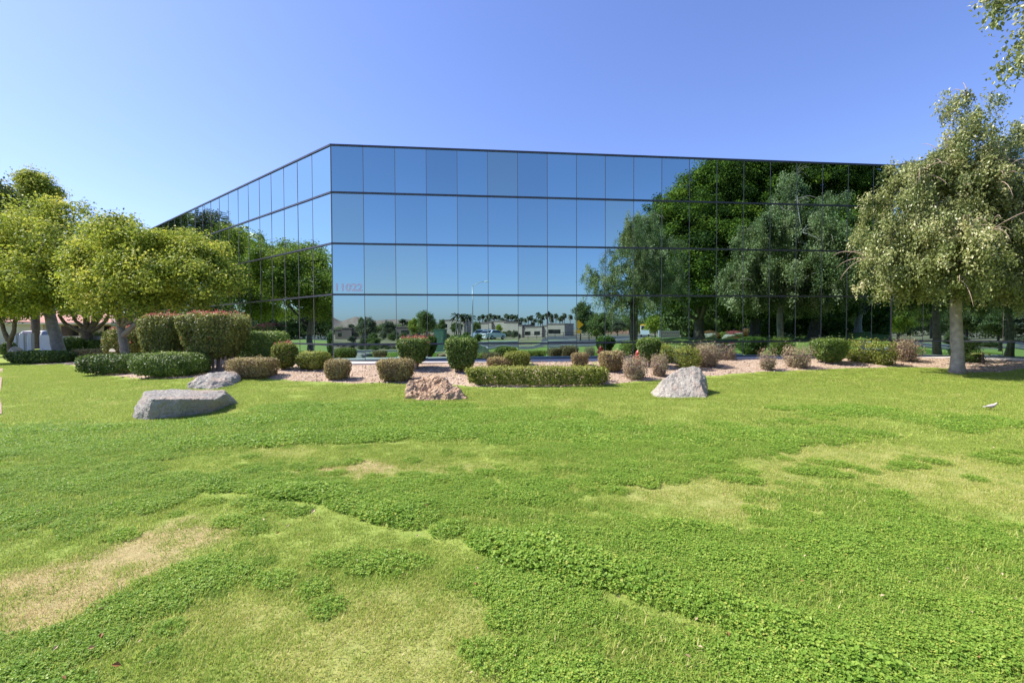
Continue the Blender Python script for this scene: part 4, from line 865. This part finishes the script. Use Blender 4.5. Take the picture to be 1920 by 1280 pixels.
# ------------------------------------------------------------------ far buildings
def block(label, c, ang, segs, cat="building", name="building", wall='stucco'):
    """segs: (x0,x1,y0,y1,h,window band) in local metres"""
    o = empty(name, c, label, cat, None, ang)
    for x0, x1, y0, y1, h, wb in segs:
        w = MB().box((x0, y0, -.5), (x1, y1, h), mi=0).build("wall", M[wall], o)
        MB().box((x0-.12, y0-.12, h+.003), (x1+.12, y1+.12, h+.25)).build("parapet", M['stucco_white' if wall == 'stucco_white' else 'stucco_dark'], w)
        if wb:
            n_ = max(1, int((x1-x0)/3))
            for k in range(n_):
                a = x0+(x1-x0)*(k+.2)/n_; b = x0+(x1-x0)*(k+.8)/n_
                MB().box((a, y1-.05, wb[0]), (b, y1+.04, wb[1])).build("window", M['darkglass'], o)
    return o
def face(p): 
    d = C0+DF*10-p[:2]; return math.atan2(d[1], d[0])-math.pi/2
for lb, px, Z, segs, wl_ in [
        ("beige stepped office block mirrored under the row of palms", 1005, 120, [(-4, 2, -6, 0, 2.7, (.6, 1.6)), (2.01, 8, -7, -.8, 2.9, (.5, 1.6)), (-9, -4.01, -7, .6, 3.2, None), (-13.5, -9.01, -7, -.5, 3.6, None), (-19, -13.51, -7, .3, 3.2, (.6, 1.5))], 'stucco'),
        ("long low beige building mirrored behind the pale blue car", 905, 150, [(-12, 11, -8, 0, 3.3, (1.0, 2.2)), (-6, 4, -7, .8, 3.7, None)], 'stucco'),
        ("tan house mirrored beside the round tree in the left panes", 846, 140, [(-4, 4, -6, 0, 4.4, (2.0, 3.2))], 'stucco'),
        ("brown walled house mirrored left of the round tree", 748, 110, [(-3, 3, -5, 0, 2.3, (.8, 1.7))], 'stucco_dark'),
        ("dark low house mirrored under the bare hills", 655, 105, [(-3.4, 3.4, -6, 0, 2.2, (.7, 1.5)), (-1.5, 1, -5, .5, 2.5, None)], 'stucco_dark'),
        ("peach house mirrored far off beside the two thin stems", 1156, 170, [(-5, 5, -5, 0, 4.2, (1.2, 2.4))], 'tile')]:
    p = vf(px, Z); p[2] = 0; block(lb, p, face(p)+.5, segs, wall=wl_)
p = vf(1490, 66); p[2] = .6; hs = empty("house", p, "grey gabled house mirrored between the ficus trunks", "house", None, face(p))
MB().box((-2.6, -4, -.8), (2.6, 0, 2.6)).build("wall", M['stucco_white'], hs); MB().add([(-3, .4, 2.603), (3, .4, 2.603), (0, .4, 4.4), (-3, -4.4, 2.603), (3, -4.4, 2.603), (0, -4.4, 4.4)], [(0, 2, 5, 3), (1, 4, 5, 2)], [(0, 1, 2), (3, 5, 4)]).build("roof", M['roofing'], hs); MB().box((-1.6, -.05, .6), (1.2, .05, 2.0)).build("window", M['darkglass'], hs)

# pink roofed house and garden wall, far left, seen directly
p = at(150, 640, 52); p[2] = float(gz(p[0], p[1])); hs = empty("house", p, "low house with pinkish tiled roof behind the spreading dark branches", "house", None, .35)
MB().box((-7, 0, -.3), (6, 7, 2.25)).build("wall", M['stucco'], hs)
MB().add([(-7.6, -.8, 2.253), (6.6, -.8, 2.253), (6.6, 7.8, 2.253), (-7.6, 7.8, 2.253), (-4, 3.5, 3.7), (3, 3.5, 3.7)], [(0, 1, 5, 4), (2, 3, 4, 5), (3, 2, 1, 0)], [(1, 2, 5), (3, 0, 4)]).build("roof", M['tile'], hs)
MB().box((-7.62, -.84, 2.08), (6.62, -.803, 2.25)).build("fascia", M['stucco_white'], hs)
for x in (-5, -1.6, 2.2): MB().box((x, -.04, .8), (x+1.5, .05, 1.9)).build("window", M['darkglass'], hs)
p = at(36, 640, 50); p[2] = float(gz(p[0], p[1])); hs = empty("house", p, "cream walled house behind the white gate at the far left", "house", None, .5)
MB().box((-6, 0, -.3), (3, 6, 2.6)).build("wall", M['stucco_white'], hs); MB().add([(-6.5, -.6, 2.603), (3.5, -.6, 2.603), (3.5, 6.6, 2.603), (-6.5, 6.6, 2.603), (-4, 3, 3.7), (1, 3, 3.7)], [(0, 1, 5, 4), (2, 3, 4, 5), (3, 2, 1, 0)], [(1, 2, 5), (3, 0, 4)]).build("roof", M['tile'], hs)
def wall_between(name, label, cat, a, b, h, th, mat, cap=None):
    a = np.asarray(a); b = np.asarray(b); d = b-a; L = np.linalg.norm(d[:2]); z = min(gz(*a[:2]), gz(*b[:2]))
    o = empty(name, (a[0], a[1], float(z)), label, cat, None, math.atan2(d[1], d[0])); MB().box((0, -th/2, -.3), (L, th/2, h)).build("panel", mat, o)
    if cap is not None: MB().box((-.05, -th/2-.05, h+.003), (L+.05, th/2+.05, h+.08)).build("coping", cap, o)
    return o
M['wall_white'] = plain("painted_block_wall", (.62, .60, .58), .85, nscale=2, namp=.06)
wall_between("garden_wall", "white painted garden wall left of the thick leaning trunk", "wall", at(77, 640, 38.5), at(112, 640, 37.5), 1.28, .2, M['wall_white'])
wall_between("garden_wall", "pale grey garden wall behind the dark sloping hedge", "wall", at(113, 640, 37.6), at(212, 640, 36.0), 1.1, .2, plain("grey_block_wall", (.34, .33, .31), .85, nscale=2, namp=.08))
p = at(30, 640, 38.5); p[2] = float(gz(p[0], p[1])); gt = empty("garden_gate", p, "white slatted gate between pillars at the far left", "gate", None, 0)
for x in (0, .62, 1.24): MB().box((x-.14, -.14, -.2), (x+.14, .14, 1.55)).build("pillar", M['wall_white'], gt)
mb = MB()
for k in range(9): mb.box((.17+k*.125, -.02, .05), (.22+k*.125, .02, 1.35))
mb.build("slats", M['white'], gt)

# ------------------------------------------------------------------ far trees and palms, mirrored
def far_tree_mesh(seed, leafm, tall=1.0):
    rng = np.random.default_rng(seed); bl = [(0, 0, .62*tall, .34), (.22, .05, .52*tall, .26), (-.22, -.05, .55*tall, .26), (.05, .22, .5*tall, .26), (-.05, -.2, .72*tall, .24), (.1, 0, .8*tall, .18)]
    mb, cc, _ = crown_mesh(bl, 150, 60, .045, rng, 'round', .06, fill=.4)
    tr = MB(); tr.tube([(0, 0, -.03), (.01, 0, .15), (0, 0, .34)], [.035, .026, .02], 8)
    for b in bl[:4]: tr.tube(bez(np.array([0, 0, .3]), np.array([b[0]*.4, b[1]*.4, .42]), np.array(b[:3]), 5), np.linspace(.018, .006, 5), 6)
    return tr.mesh("trunk", M['bark'], True), mb.mesh("crown", leafm)
FT = [far_tree_mesh(71, M['lf_far']), far_tree_mesh(72, M['lf_olive']), far_tree_mesh(73, M['lf_lime'], .9)]
def far_tree(label, p, top, r, var, rz, name="tree", group=None):
    o = empty(name, p, label, "tree", group, rz)
    for nm, me in zip(("trunk", "crown"), FT[var]): link(nm, me, o)
    o.scale = (r/.5, r/.5, top/.98); return o
for k, (px, Z, ty, rp, var, lb) in enumerate([
        (690, 82, 598, 20, 1, "grey green bushy tree mirrored right of the hill peak"), (681, 95, 592, 9, 0, "narrow dark tree mirrored just right of the hill peak"), (729, 88, 604, 13, 1, "smaller grey green tree mirrored below the hill slope"),
        (797, 92, 586, 24, 0, "large round dark green tree mirrored above the rosy topped shrub"), (775, 98, 597, 12, 2, "yellowish tree mirrored touching the large round one"), (829, 110, 601, 10, 0, "small dark tree mirrored in front of the tan house"),
        (858, 112, 608, 11, 0, "low dark tree mirrored under the feathery date palms"), (896, 100, 606, 11, 0, "dark bushy tree mirrored beside the street lamp"), (936, 118, 612, 9, 2, "little round tree mirrored before the long beige building"),
        (1097, 95, 573, 20, 0, "tall dark tree mirrored behind the yellow sign"), (1125, 90, 590, 22, 0, "broad dark tree mirrored right of the yellow sign"), (1116, 104, 603, 14, 2, "yellow green tree mirrored low behind the yellow sign"),
        (1158, 120, 602, 17, 1, "pale grey tree mirrored past the two thin stems"), (1232, 78, 590, 30, 2, "round yellow green tree mirrored above the monument sign"), (1180, 130, 600, 14, 0, "dark tree mirrored far down the side road")]):
    p = vf(px, Z); p[2] = float(gz(p[0], p[1]))-.02; far_tree(lb, p, (620.5-ty)/F*Z+EYE, rp/F*Z, var, k*1.3)
for k, (px, Z, ty, rp, var, lb) in enumerate([
        (1690, 62, 560, 40, 2, "sunlit tree mirrored where the right glass wall begins"), (1745, 70, 500, 60, 0, "dark tree mirrored behind the pale trunk in the right glass wall"), (1815, 78, 560, 46, 0, "broad dark tree mirrored in the middle of the right glass wall"),
        (1875, 70, 586, 34, 0, "dark tree mirrored at the right end of the glass wall"), (1935, 84, 592, 36, 1, "pale tree mirrored beyond the right end of the photo")]):
    p = vr(px, Z); p[2] = 0; far_tree(lb, p, (618-ty)/F*Z+EYE, rp/F*Z, var, k*2.1+.4)
def palm_mesh(seed, feather=False):
    rng = np.random.default_rng(seed); tr = MB(); tr.tube([(0, 0, -.3), (.05, 0, 2.5), (.08, .03, 5.2), (0, 0, 8.0)], [.26, .2, .17, .2], 8)
    cr = MB(); n = 46 if not feather else 34
    for k in range(n):
        an = rng.uniform(0, 6.28); el = rng.uniform(-.9, 1.3); d = np.array([math.cos(an)*math.cos(el), math.sin(an)*math.cos(el), math.sin(el)]); L = rng.uniform(1.2, 1.6) if not feather else rng.uniform(2.2, 2.8)
        t = np.linspace(.1, 1, 6)[:, None]; C = np.array([0, 0, 8.1])+d*t*L+np.array([0, 0, -.45*L])*t**2.2; sd = np.cross(d, [0, 0, 1]); sd = sd/(np.linalg.norm(sd)+1e-6)
        w = (np.array([.05, .25, .5, .6, .45, .05])*(.75 if not feather else .5))[:, None]
        V = np.concatenate([C+sd*w+[0, 0, -.1], C+[0, 0, .08], C-sd*w+[0, 0, -.1]]); i = np.arange(5)
        cr.add(V, np.concatenate([np.stack([i, i+6, i+7, i+1], 1), np.stack([i+6, i+12, i+13, i+7], 1)]), tint=.1 if el < -.55 else rng.uniform(.35, 1))
    return tr.mesh("trunk", M['bark_grey'], True), cr.mesh("crown", M['lf_palm'])
PM = [palm_mesh(81), palm_mesh(82), palm_mesh(83, True)]
rng = np.random.default_rng(9)
def palm(px, Z, ty, var, label, group, v=vf):
    p = v(px, Z); p[2] = 0; o = empty("palm_tree", p, label, "palm tree", group, rng.uniform(0, 6))
    for nm, me in zip(("trunk", "crown"), PM[var]): link(nm, me, o)
    h = (619.5-ty)/F*Z+EYE; s = h/9.2; o.scale = (max(s, .9)*1.0, max(s, .9)*1.0, s)
for k, (px, ty) in enumerate([(902, 592), (909, 589), (919, 590), (917, 598), (927, 592), (936, 593), (942, 598), (951, 590), (955, 592), (962, 591), (968, 592), (976, 591), (983, 593), (990, 589), (996, 587), (1003, 594), (1010, 581), (1019, 586), (1015, 596), (1028, 583), (1034, 588), (1036, 598), (1044, 588), (1052, 596), (1061, 587), (1057, 592), (1073, 590), (948, 601), (1000, 600), (972, 600)]):
    palm(px, 165+rng.uniform(-12, 25), ty, k % 2, "fan palm in the distant row mirrored above the beige buildings", "distant fan palms mirrored in the glass")
for px, ty, lb in [(755, 598, "lone dark fan palm mirrored left of the big round tree"), (763, 602, "shorter fan palm mirrored beside the lone dark one"), (660, 603, "fan palm mirrored against the bare hillside")]: palm(px, 130, ty, 1, lb, None)
for px, ty, lb in [(862, 588, "left of two feathery date palms mirrored beside the street lamp"), (876, 589, "right of two feathery date palms mirrored beside the street lamp")]: palm(px, 105, ty, 2, lb, None)
palm(434, 60, 418, 2, "tall feathery palm mirrored high in the left glass wall", None, vl)

hp_ = [vf(px, 55) for px in range(1425, 1740, 15)]; rg = np.random.default_rng(17); hb_ = []  # hedge added to darken the gaps behind the ficus trunks as dense shade
for p in hp_: hb_ += [(p[0]+rg.normal(0, .3), p[1]+rg.normal(0, .3), float(gz(p[0], p[1]))+z, .9) for z in (.6, 1.7, 2.8, 3.7)]
mb, _, _ = crown_mesh(hb_, 900, 60, .2, rg, 'round', .35, fill=.4); o = empty("hedge", (0, 0, 0), "added long dark hedge standing in for mirrored shade behind the right ficus trunks", "hedge"); mb.build("foliage", M['lf_hedge'], o)
# the thicket behind the ficus row, low verge shrubs, a rail fence and far woods
for k, px in enumerate(range(1285, 1760, 46)):
    Z = 66+(k*7 % 5); p = vf(px, Z); p[2] = float(gz(p[0], p[1]))-2.2
    far_tree("dark bushy tree in the thicket mirrored behind the ficus row", p, (634-540)/F*Z+2.2, 44/F*Z, 0, k*1.7, "tree", "thicket behind the ficus row")
rng = np.random.default_rng(14)
for k in range(34):
    px = rng.uniform(630, 1120); Z = rng.choice([56, 74, 84, 96])+rng.uniform(-4, 4); p = vf(px, Z)
    if road_d(p[0], p[1]) < 13.5 or (px > 990 and Z < 100): continue
    o = empty("shrub", (p[0], p[1], -.35), "low dark shrub dotted along the mirrored far roadside", "shrub", "roadside shrubs mirrored in the glass", k)
    link("foliage", FT[k % 2][1], o); o.scale = (1.5, 1.5, rng.uniform(1.2, 1.9))
fa, fb = vf(935, 88)[:2], vf(1120, 96)[:2]; fd = fb-fa; L_ = float(np.linalg.norm(fd))
fo = empty("rail_fence", (*fa, 0), "dark rail fence mirrored in front of the stepped beige office", "fence", None, math.atan2(fd[1], fd[0]))
for k in range(int(L_/2.0)+1): MB().box((k*2.0-.04, -.04, -.1), (k*2.0+.04, .04, 1.1)).build("post", M['bark'], fo)
for z in (.5, 1.0): MB().box((-.1, .042, z-.04), (L_, .09, z+.04)).build("rail", M['bark'], fo)
def woods(name, label, pts, h, seed):
    rg = np.random.default_rng(seed); bl = []
    for p in pts:
        for j in range(3): r_ = rg.uniform(.35, .6)*h; bl.append((p[0]+rg.normal(0, 2.5), p[1]+rg.normal(0, 2.5), rg.uniform(.25, .6)*h, r_))
    mb, _, _ = crown_mesh(bl, 60*len(pts), 45, .42, rg, 'round', .75, fill=.3, lo=.2); tag(mb.build(name, M['lf_far']), label, "woods", None, "stuff")
woods("distant_woods", "band of distant trees mirrored in the right glass wall", [vr(px, 105) for px in range(1650, 2020, 26)], 7.5, 91)
woods("distant_woods", "band of distant trees mirrored behind the thicket", [vf(px, 150) for px in range(1130, 1300, 22)], 6, 92)
woods("distant_woods", "band of trees mirrored low in the left glass wall", [vl(px, 100) for px in range(430, 640, 16)], 6.5, 94)
woods("distant_woods", "low band of far trees mirrored under the bare hills", [vf(px, 210) for px in range(600, 1000, 24)], 4.2, 93)

# rusty and pink shrubs with stones on the rise behind the camera
for k, (px, kd, w, h) in enumerate([(1329, 'rust', .8, 1.0), (1345, 'rust', .6, .9), (1358, 'mixed', .8, .9), (1374, 'pinkball', 1.3, 1.0), (1405, 'rust', .9, 1.1)]):
    p = vf(px, 57); p[2] = float(gz(p[0], p[1])); rg = np.random.default_rng(200+k)
    o = empty("shrub", p, ["rusty ball shrub mirrored beside the first ficus trunk", "small rusty ball shrub mirrored second from the first ficus trunk", "olive ball shrub mirrored left of the pink one", "bright pink flowering shrub mirrored between ficus trunks", "rusty shrub mirrored right of the pink one"][k], "shrub")
    mb = MB(); d = unit(rg.standard_normal((3000, 3))); C = d*np.array([w, w, h*.5])*(.7+.3*rg.random((3000, 1)))+[0, 0, h*.55]; leaves(mb, C, d+.5*rg.standard_normal(d.shape), .1, .07, .5+.2*rg.standard_normal(3000), rg)
    mb.build("foliage", M[{'rust': 'lf_rust', 'mixed': 'lf_yhedge', 'pinkball': 'lf_pink'}[kd]], o); MB().tube([(0, 0, -.1), (0, 0, h*.4)], [.05, .03], 6).build("stems", M['twig'], o)
for k, (px, w) in enumerate([(1333, .9), (1366, .7), (1386, 1.0)]):
    p = vf(px, 54.5); z = float(gz(p[0], p[1])); rg = np.random.default_rng(300+k)
    rock("boulder", ["pale stone mirrored under the rusty ball shrub", "mossy stone mirrored under the pink shrub", "pale block mirrored right of the mossy stone"][k], [(p[0]+w*rg.uniform(-1, 1), p[1]+w*.6*rg.uniform(-1, 1), z+rg.uniform(-.1, .6)) for _ in range(14)], M['rock_pale'], .08, .05, 9.5+k)

# ------------------------------------------------------------------ lawn: blades, straw, clover and leaf litter
src = bpy.data.collections.new("lawn_tufts")     # sources for the scattered lawn, not in the scene itself
def blade_patch(seed, r, n, h, w, mat, tmean, tsd, lean=.95):
    rg = np.random.default_rng(seed); a = rg.uniform(0, 6.28, n); q = r*np.sqrt(rg.random(n)); C = np.stack([q*np.cos(a), q*np.sin(a), 0*a-.005], 1)
    b = rg.uniform(0, 6.28, n); hh = h*rg.uniform(.5, 1.25, n); ln = np.abs(rg.normal(0, lean, n)); d = np.stack([np.cos(b)*ln, np.sin(b)*ln, 0*b+1], 1); d = unit(d)*hh[:, None]
    s = np.stack([-np.sin(b), np.cos(b), 0*b], 1)*(w*rg.uniform(.7, 1.2, n)/2)[:, None]; m = C+d*.55; t = C+d+np.stack([np.cos(b), np.sin(b), 0*b-.25], 1)*(hh*.35*ln)[:, None]
    V = np.stack([C-s, C+s, m+s*.8, t, m-s*.8], 1).reshape(-1, 3); i = np.arange(n)*5; ti = np.repeat(np.clip(rg.normal(tmean, tsd, n), 0, 1), 5)
    mb = MB().add(V, np.stack([i, i+1, i+2, i+4], 1), np.stack([i+4, i+2, i+3], 1), tint=ti)
    return mb.mesh("tuft", mat)
def clover_patch(seed, r, n, h, s, mat):
    rg = np.random.default_rng(seed); a = rg.uniform(0, 6.28, n); q = r*np.sqrt(rg.random(n)); mb = MB()
    C = np.stack([q*np.cos(a), q*np.sin(a), h*rg.uniform(.35, 1.1, n)*(1-.3*(q/r)**2)], 1); ct = rg.normal(.45, .18, n)
    for k in range(3):
        b = a*3+k*2.094+rg.normal(0, .2, n); U = np.stack([np.cos(b), np.sin(b), rg.normal(-.1, .35, n)], 1); sz = s*rg.uniform(.7, 1.3, n)
        leaves(mb, C+U*(sz*.55)[:, None], np.stack([rg.normal(0, .35, n), rg.normal(0, .35, n), np.ones(n)], 1), sz, sz*.95, ct+rg.normal(0, .08, n), rg, U)
    S_ = np.stack([C*[.85, .85, 0], C], 1)
    w = np.array([.0012, 0, 0]); V = np.stack([S_[:, 0]-w, S_[:, 0]+w, S_[:, 1]+w, S_[:, 1]-w], 1).reshape(-1, 3); mb.add(V, np.arange(4*n).reshape(n, 4), tint=.25)
    return mb.mesh("tuft", mat)
kinds = {}
def reg(key, meshes):
    kinds[key] = []
    for me in meshes:
        o = bpy.data.objects.new("tuft_%02d" % len(src.objects), me); src.objects.link(o); kinds[key].append(len(src.objects)-1)
reg('short_n', [blade_patch(400+k, .10, 120, .032, .0045, M['gr_short'], .42, .25) for k in range(4)])
reg('yel_n', [blade_patch(410+k, .10, 120, .028, .0042, M['gr_short'], .72, .22) for k in range(4)])
reg('dry_n', [blade_patch(420+k, .10, 90, .022, .004, M['gr_dry'], .6, .3, .9) for k in range(4)])
reg('clov_n', [clover_patch(430+k, .09, 165, .032, .0085, M['gr_clover']) for k in range(5)])
reg('short_f', [blade_patch(440+k, .25, 230, .036, .009, M['gr_short'], .40, .25) for k in range(4)])
reg('yel_f', [blade_patch(450+k, .25, 230, .03, .008, M['gr_short'], .70, .22) for k in range(4)])
reg('dry_f', [blade_patch(460+k, .25, 200, .025, .008, M['gr_dry'], .55, .3, .9) for k in range(4)])
reg('clov_f', [clover_patch(470+k, .22, 300, .036, .017, M['gr_clover']) for k in range(5)])
rg = np.random.default_rng(77)
RIDGE = np.array([ground(*p)[:2] for p in ((380, 918), (520, 924), (640, 950), (720, 972), (860, 1008), (1000, 1058), (1100, 1088), (1300, 1150), (1500, 1218), (1660, 1290))]); RIDGE = RIDGE[np.argsort(RIDGE[:, 0])]
def sample(y0, y1, density, side):
    n = int((2*side*y1)*(y1-y0)*density); y = rg.uniform(y0, y1, n); x = rg.uniform(-side*y1, side*y1, n); k = np.abs(x) < 1.17*y+2.0; return x[k], y[k]
PTS = []
for y0, y1, dn, suf in ((.8, 3.4, 330, 'n'), (3.4, 7.0, 210, 'n'), (7.0, 26.0, 44, 'f')):
    x, y = sample(y0, y1, dn, 1.17 if y1 > 5 else 1.8); k = ~in_bed(x, y) & (wall_dist(x, y) > 2.0) & (road_d(x, y) < -.4) & ~pinpoly(x, y, pa); x, y = x[k], y[k]
    cl, dr, ye = cover(x, y, rg.normal(0, 1, (2, len(x)))*np.minimum(.05+.03*y, .22)); r1 = rg.random(len(x)); nz = n2(x, y, 1.6, .8); nz2 = n2(x, y, 4.5, .35)
    near = y < 8
    kind = np.where(cl & (r1 < np.clip(.80+.35*nz2, .35, .97)), 3, np.where(dr & (r1 < np.where(x > -1.6, .5, .85)), 2, np.where(ye & (r1 < .8), 1, np.where(nz2*.5+nz*.5+r1*.3 > .85, 1, 0))))
    kind = np.where((kind < 2) & (nz2+.5*nz > .3) & (r1 < .24*np.clip((7.5-y)/4, 0, 1)), 3, kind)
    rl = np.interp(x, RIDGE[:, 0], RIDGE[:, 1], left=-9, right=-9); dl = y-rl; gw = .10+.035*y; kind = np.where((dl < 0) & (dl > -gw) & (rl > 0), np.where(rg.random(len(x)) < .8, 0, 2), kind)
    idx = np.zeros(len(x), int)
    for kk, nm in enumerate(('short_', 'yel_', 'dry_', 'clov_')):
        ids = np.array(kinds[nm+suf]); m = kind == kk; idx[m] = rg.choice(ids, m.sum())
    scl = rg.uniform(.75, 1.25, len(x))*np.where(kind == 3, 1.05+.4*np.clip(nz2+.5*nz, -1.2, 1.2), 1+.15*nz2)
    scl = scl*np.where((rl > 0) & (dl > 0) & (dl < .22) & (kind == 3), 1.7, 1)*np.where((rl > 0) & (dl < 0) & (dl > -gw), .6, 1)
    ov = (kind == 3) & (rg.random(len(x)) < .45)      # blades growing up through the clover
    ids = np.array(kinds['short_'+suf]); PTS.append(np.stack([x[ov], y[ov], gz(x[ov], y[ov]), rg.uniform(0, 6.28, ov.sum()), rg.uniform(1.1, 1.9, ov.sum()), rg.choice(ids, ov.sum()), 0*x[ov]], 1))
    PTS.append(np.stack([x, y, gz(x, y)-.004, rg.uniform(0, 6.28, len(x)), scl, idx, kind], 1))
for V in ROCKLIST[:4]:                  # longer untrimmed grass round each boulder
    ctr = V[:, :2].mean(0); lowv = V[np.abs(V[:, 2]-gz(V[:, 0], V[:, 1])) < .05][:, :2]; q = lowv[rg.choice(len(lowv), 260)]; q = q+unit(q-ctr)*rg.uniform(.0, .07, (260, 1)); ids = np.array(kinds['short_n'])
    PTS.append(np.stack([q[:, 0], q[:, 1], gz(q[:, 0], q[:, 1]), rg.uniform(0, 6.28, 260), rg.uniform(.9, 2.1, 260), rg.choice(ids, 260), np.zeros(260)], 1))
PTS = np.concatenate(PTS)
def scatter_group():
    ng = bpy.data.node_groups.new("scatter", 'GeometryNodeTree')
    ng.interface.new_socket("Geometry", in_out='INPUT', socket_type='NodeSocketGeometry'); ng.interface.new_socket("Geometry", in_out='OUTPUT', socket_type='NodeSocketGeometry')
    N = ng.nodes; gi = N.new("NodeGroupInput"); go_ = N.new("NodeGroupOutput"); ci = N.new("GeometryNodeCollectionInfo"); ci.inputs["Collection"].default_value = src
    ci.inputs["Separate Children"].default_value = True; ci.inputs["Reset Children"].default_value = True
    ip = N.new("GeometryNodeInstanceOnPoints"); ip.inputs["Pick Instance"].default_value = True
    def na(nm, ty):
        a = N.new("GeometryNodeInputNamedAttribute"); a.data_type = ty; a.inputs["Name"].default_value = nm; return [s for s in a.outputs if s.enabled and s.name == "Attribute"][0]
    cx = N.new("ShaderNodeCombineXYZ"); ng.links.new(na("rot", 'FLOAT'), cx.inputs[2])
    ng.links.new(gi.outputs[0], ip.inputs["Points"]); ng.links.new(ci.outputs[0], ip.inputs["Instance"]); ng.links.new(na("idx", 'INT'), ip.inputs["Instance Index"])
    ng.links.new(cx.outputs[0], ip.inputs["Rotation"]); ng.links.new(na("scl", 'FLOAT'), ip.inputs["Scale"]); ng.links.new(ip.outputs[0], go_.inputs[0])
    return ng
NG = scatter_group()
def scatter(name, P, label, cat):
    me = bpy.data.meshes.new(name); me.vertices.add(len(P)); me.vertices.foreach_set("co", P[:, :3].astype(np.float32).ravel())
    for nm, c_ in (("rot", 3), ("scl", 4)): a = me.attributes.new(nm, 'FLOAT', 'POINT'); a.data.foreach_set("value", P[:, c_].astype(np.float32))
    a = me.attributes.new("idx", 'INT', 'POINT'); a.data.foreach_set("value", P[:, 5].astype(np.int32))
    o = link(name, me); o.modifiers.new("scatter", 'NODES').node_group = NG; return tag(o, label, cat, None, "stuff")
scatter("grass", PTS[PTS[:, 6] < 3], "short mown lawn grass with straw coloured dry patches", "grass")
scatter("clover", PTS[PTS[:, 6] == 3], "lush bright green clover spreading through the lawn", "clover")
lm = MB(); n_ = 380
y = 2.2+15*rg.random(n_)**1.2; x = rg.uniform(-1.15, 1.15, n_)*y; wq = rg.random(n_) < np.where(x > 2, 1, .45); k = ~in_bed(x, y) & wq; x, y = x[k], y[k]
C = np.stack([x, y, gz(x, y)+.04], 1); s_ = rg.uniform(.014, .034, len(x)); s_ = np.where(y > 6, s_*1.5, s_)
leaves(lm, C, rg.standard_normal(C.shape)*.35+[0, 0, 1], s_, s_*.55, np.where(rg.random(len(x)) < .2, .15, .85)+.1*rg.standard_normal(len(x)), rg, fold=.25)
xb = rg.uniform(-12, 18, 900); yb_ = rg.uniform(11, 19, 900); k = in_bed(xb, yb_); xb, yb_ = xb[k], yb_[k]; C = np.stack([xb, yb_, gz(xb, yb_)+.05], 1)
leaves(lm, C, rg.standard_normal(C.shape)*.5+[0, 0, 1], rg.uniform(.03, .06, len(xb)), .03, rg.uniform(0, .7, len(xb)), rg, fold=.25)
for px, py, s_, t_ in ((587, 972, .055, .9), (219, 1272, .045, .1), (190, 1214, .035, .1), (172, 1238, .035, .5), (521, 1015, .03, .3), (1160, 1140, .03, .6), (105, 1238, .03, .8), (783, 1020, .03, .8), (895, 1083, .025, .7), (540, 1000, .03, .85), (335, 1008, .03, .8), (1290, 1255, .03, .6)):
    p = ground(px, py); p[2] += .07; leaves(lm, p[None], np.array([[.4, -.4, 1.]]), s_, s_*.6, np.array([t_]), rg, fold=.3)
tag(lm.build("fallen_leaves", M['litter']), "small dry leaves scattered over the lawn", "leaf litter", None, "stuff")
# pebbles on the gravel bed
pm = MB(); n_ = 16000; x = rg.uniform(-14, 20, n_); y = rg.uniform(11, 20, n_); k = in_bed(x, y); x, y = x[k], y[k]; z = gz(x, y)+.02
for a_, b_ in zip(np.stack([x, y, z], 1), rg.uniform(.01, .03, len(x))*rg.choice([1, 1, 1, 1.7], len(x))):
    V = np.array([(1, 0, 0), (-1, 0, 0), (0, 1, 0), (0, -1, 0), (0, 0, .7), (0, 0, -.7)])*b_*rg.uniform(.6, 1.3, (6, 1)); pm.add(a_+V, None, [(0, 2, 4), (2, 1, 4), (1, 3, 4), (3, 0, 4), (2, 0, 5), (1, 2, 5), (3, 1, 5), (0, 3, 5)], tint=rg.random())
tag(pm.build("gravel", leafmat("pebbles", [(0, (.22, .15, .12)), (.3, (.40, .295, .22)), (.7, (.50, .39, .30)), (1, (.58, .49, .40))], .9, 0, .2)), "loose pink gravel pebbles on the shrub bed", "gravel", None, "stuff")
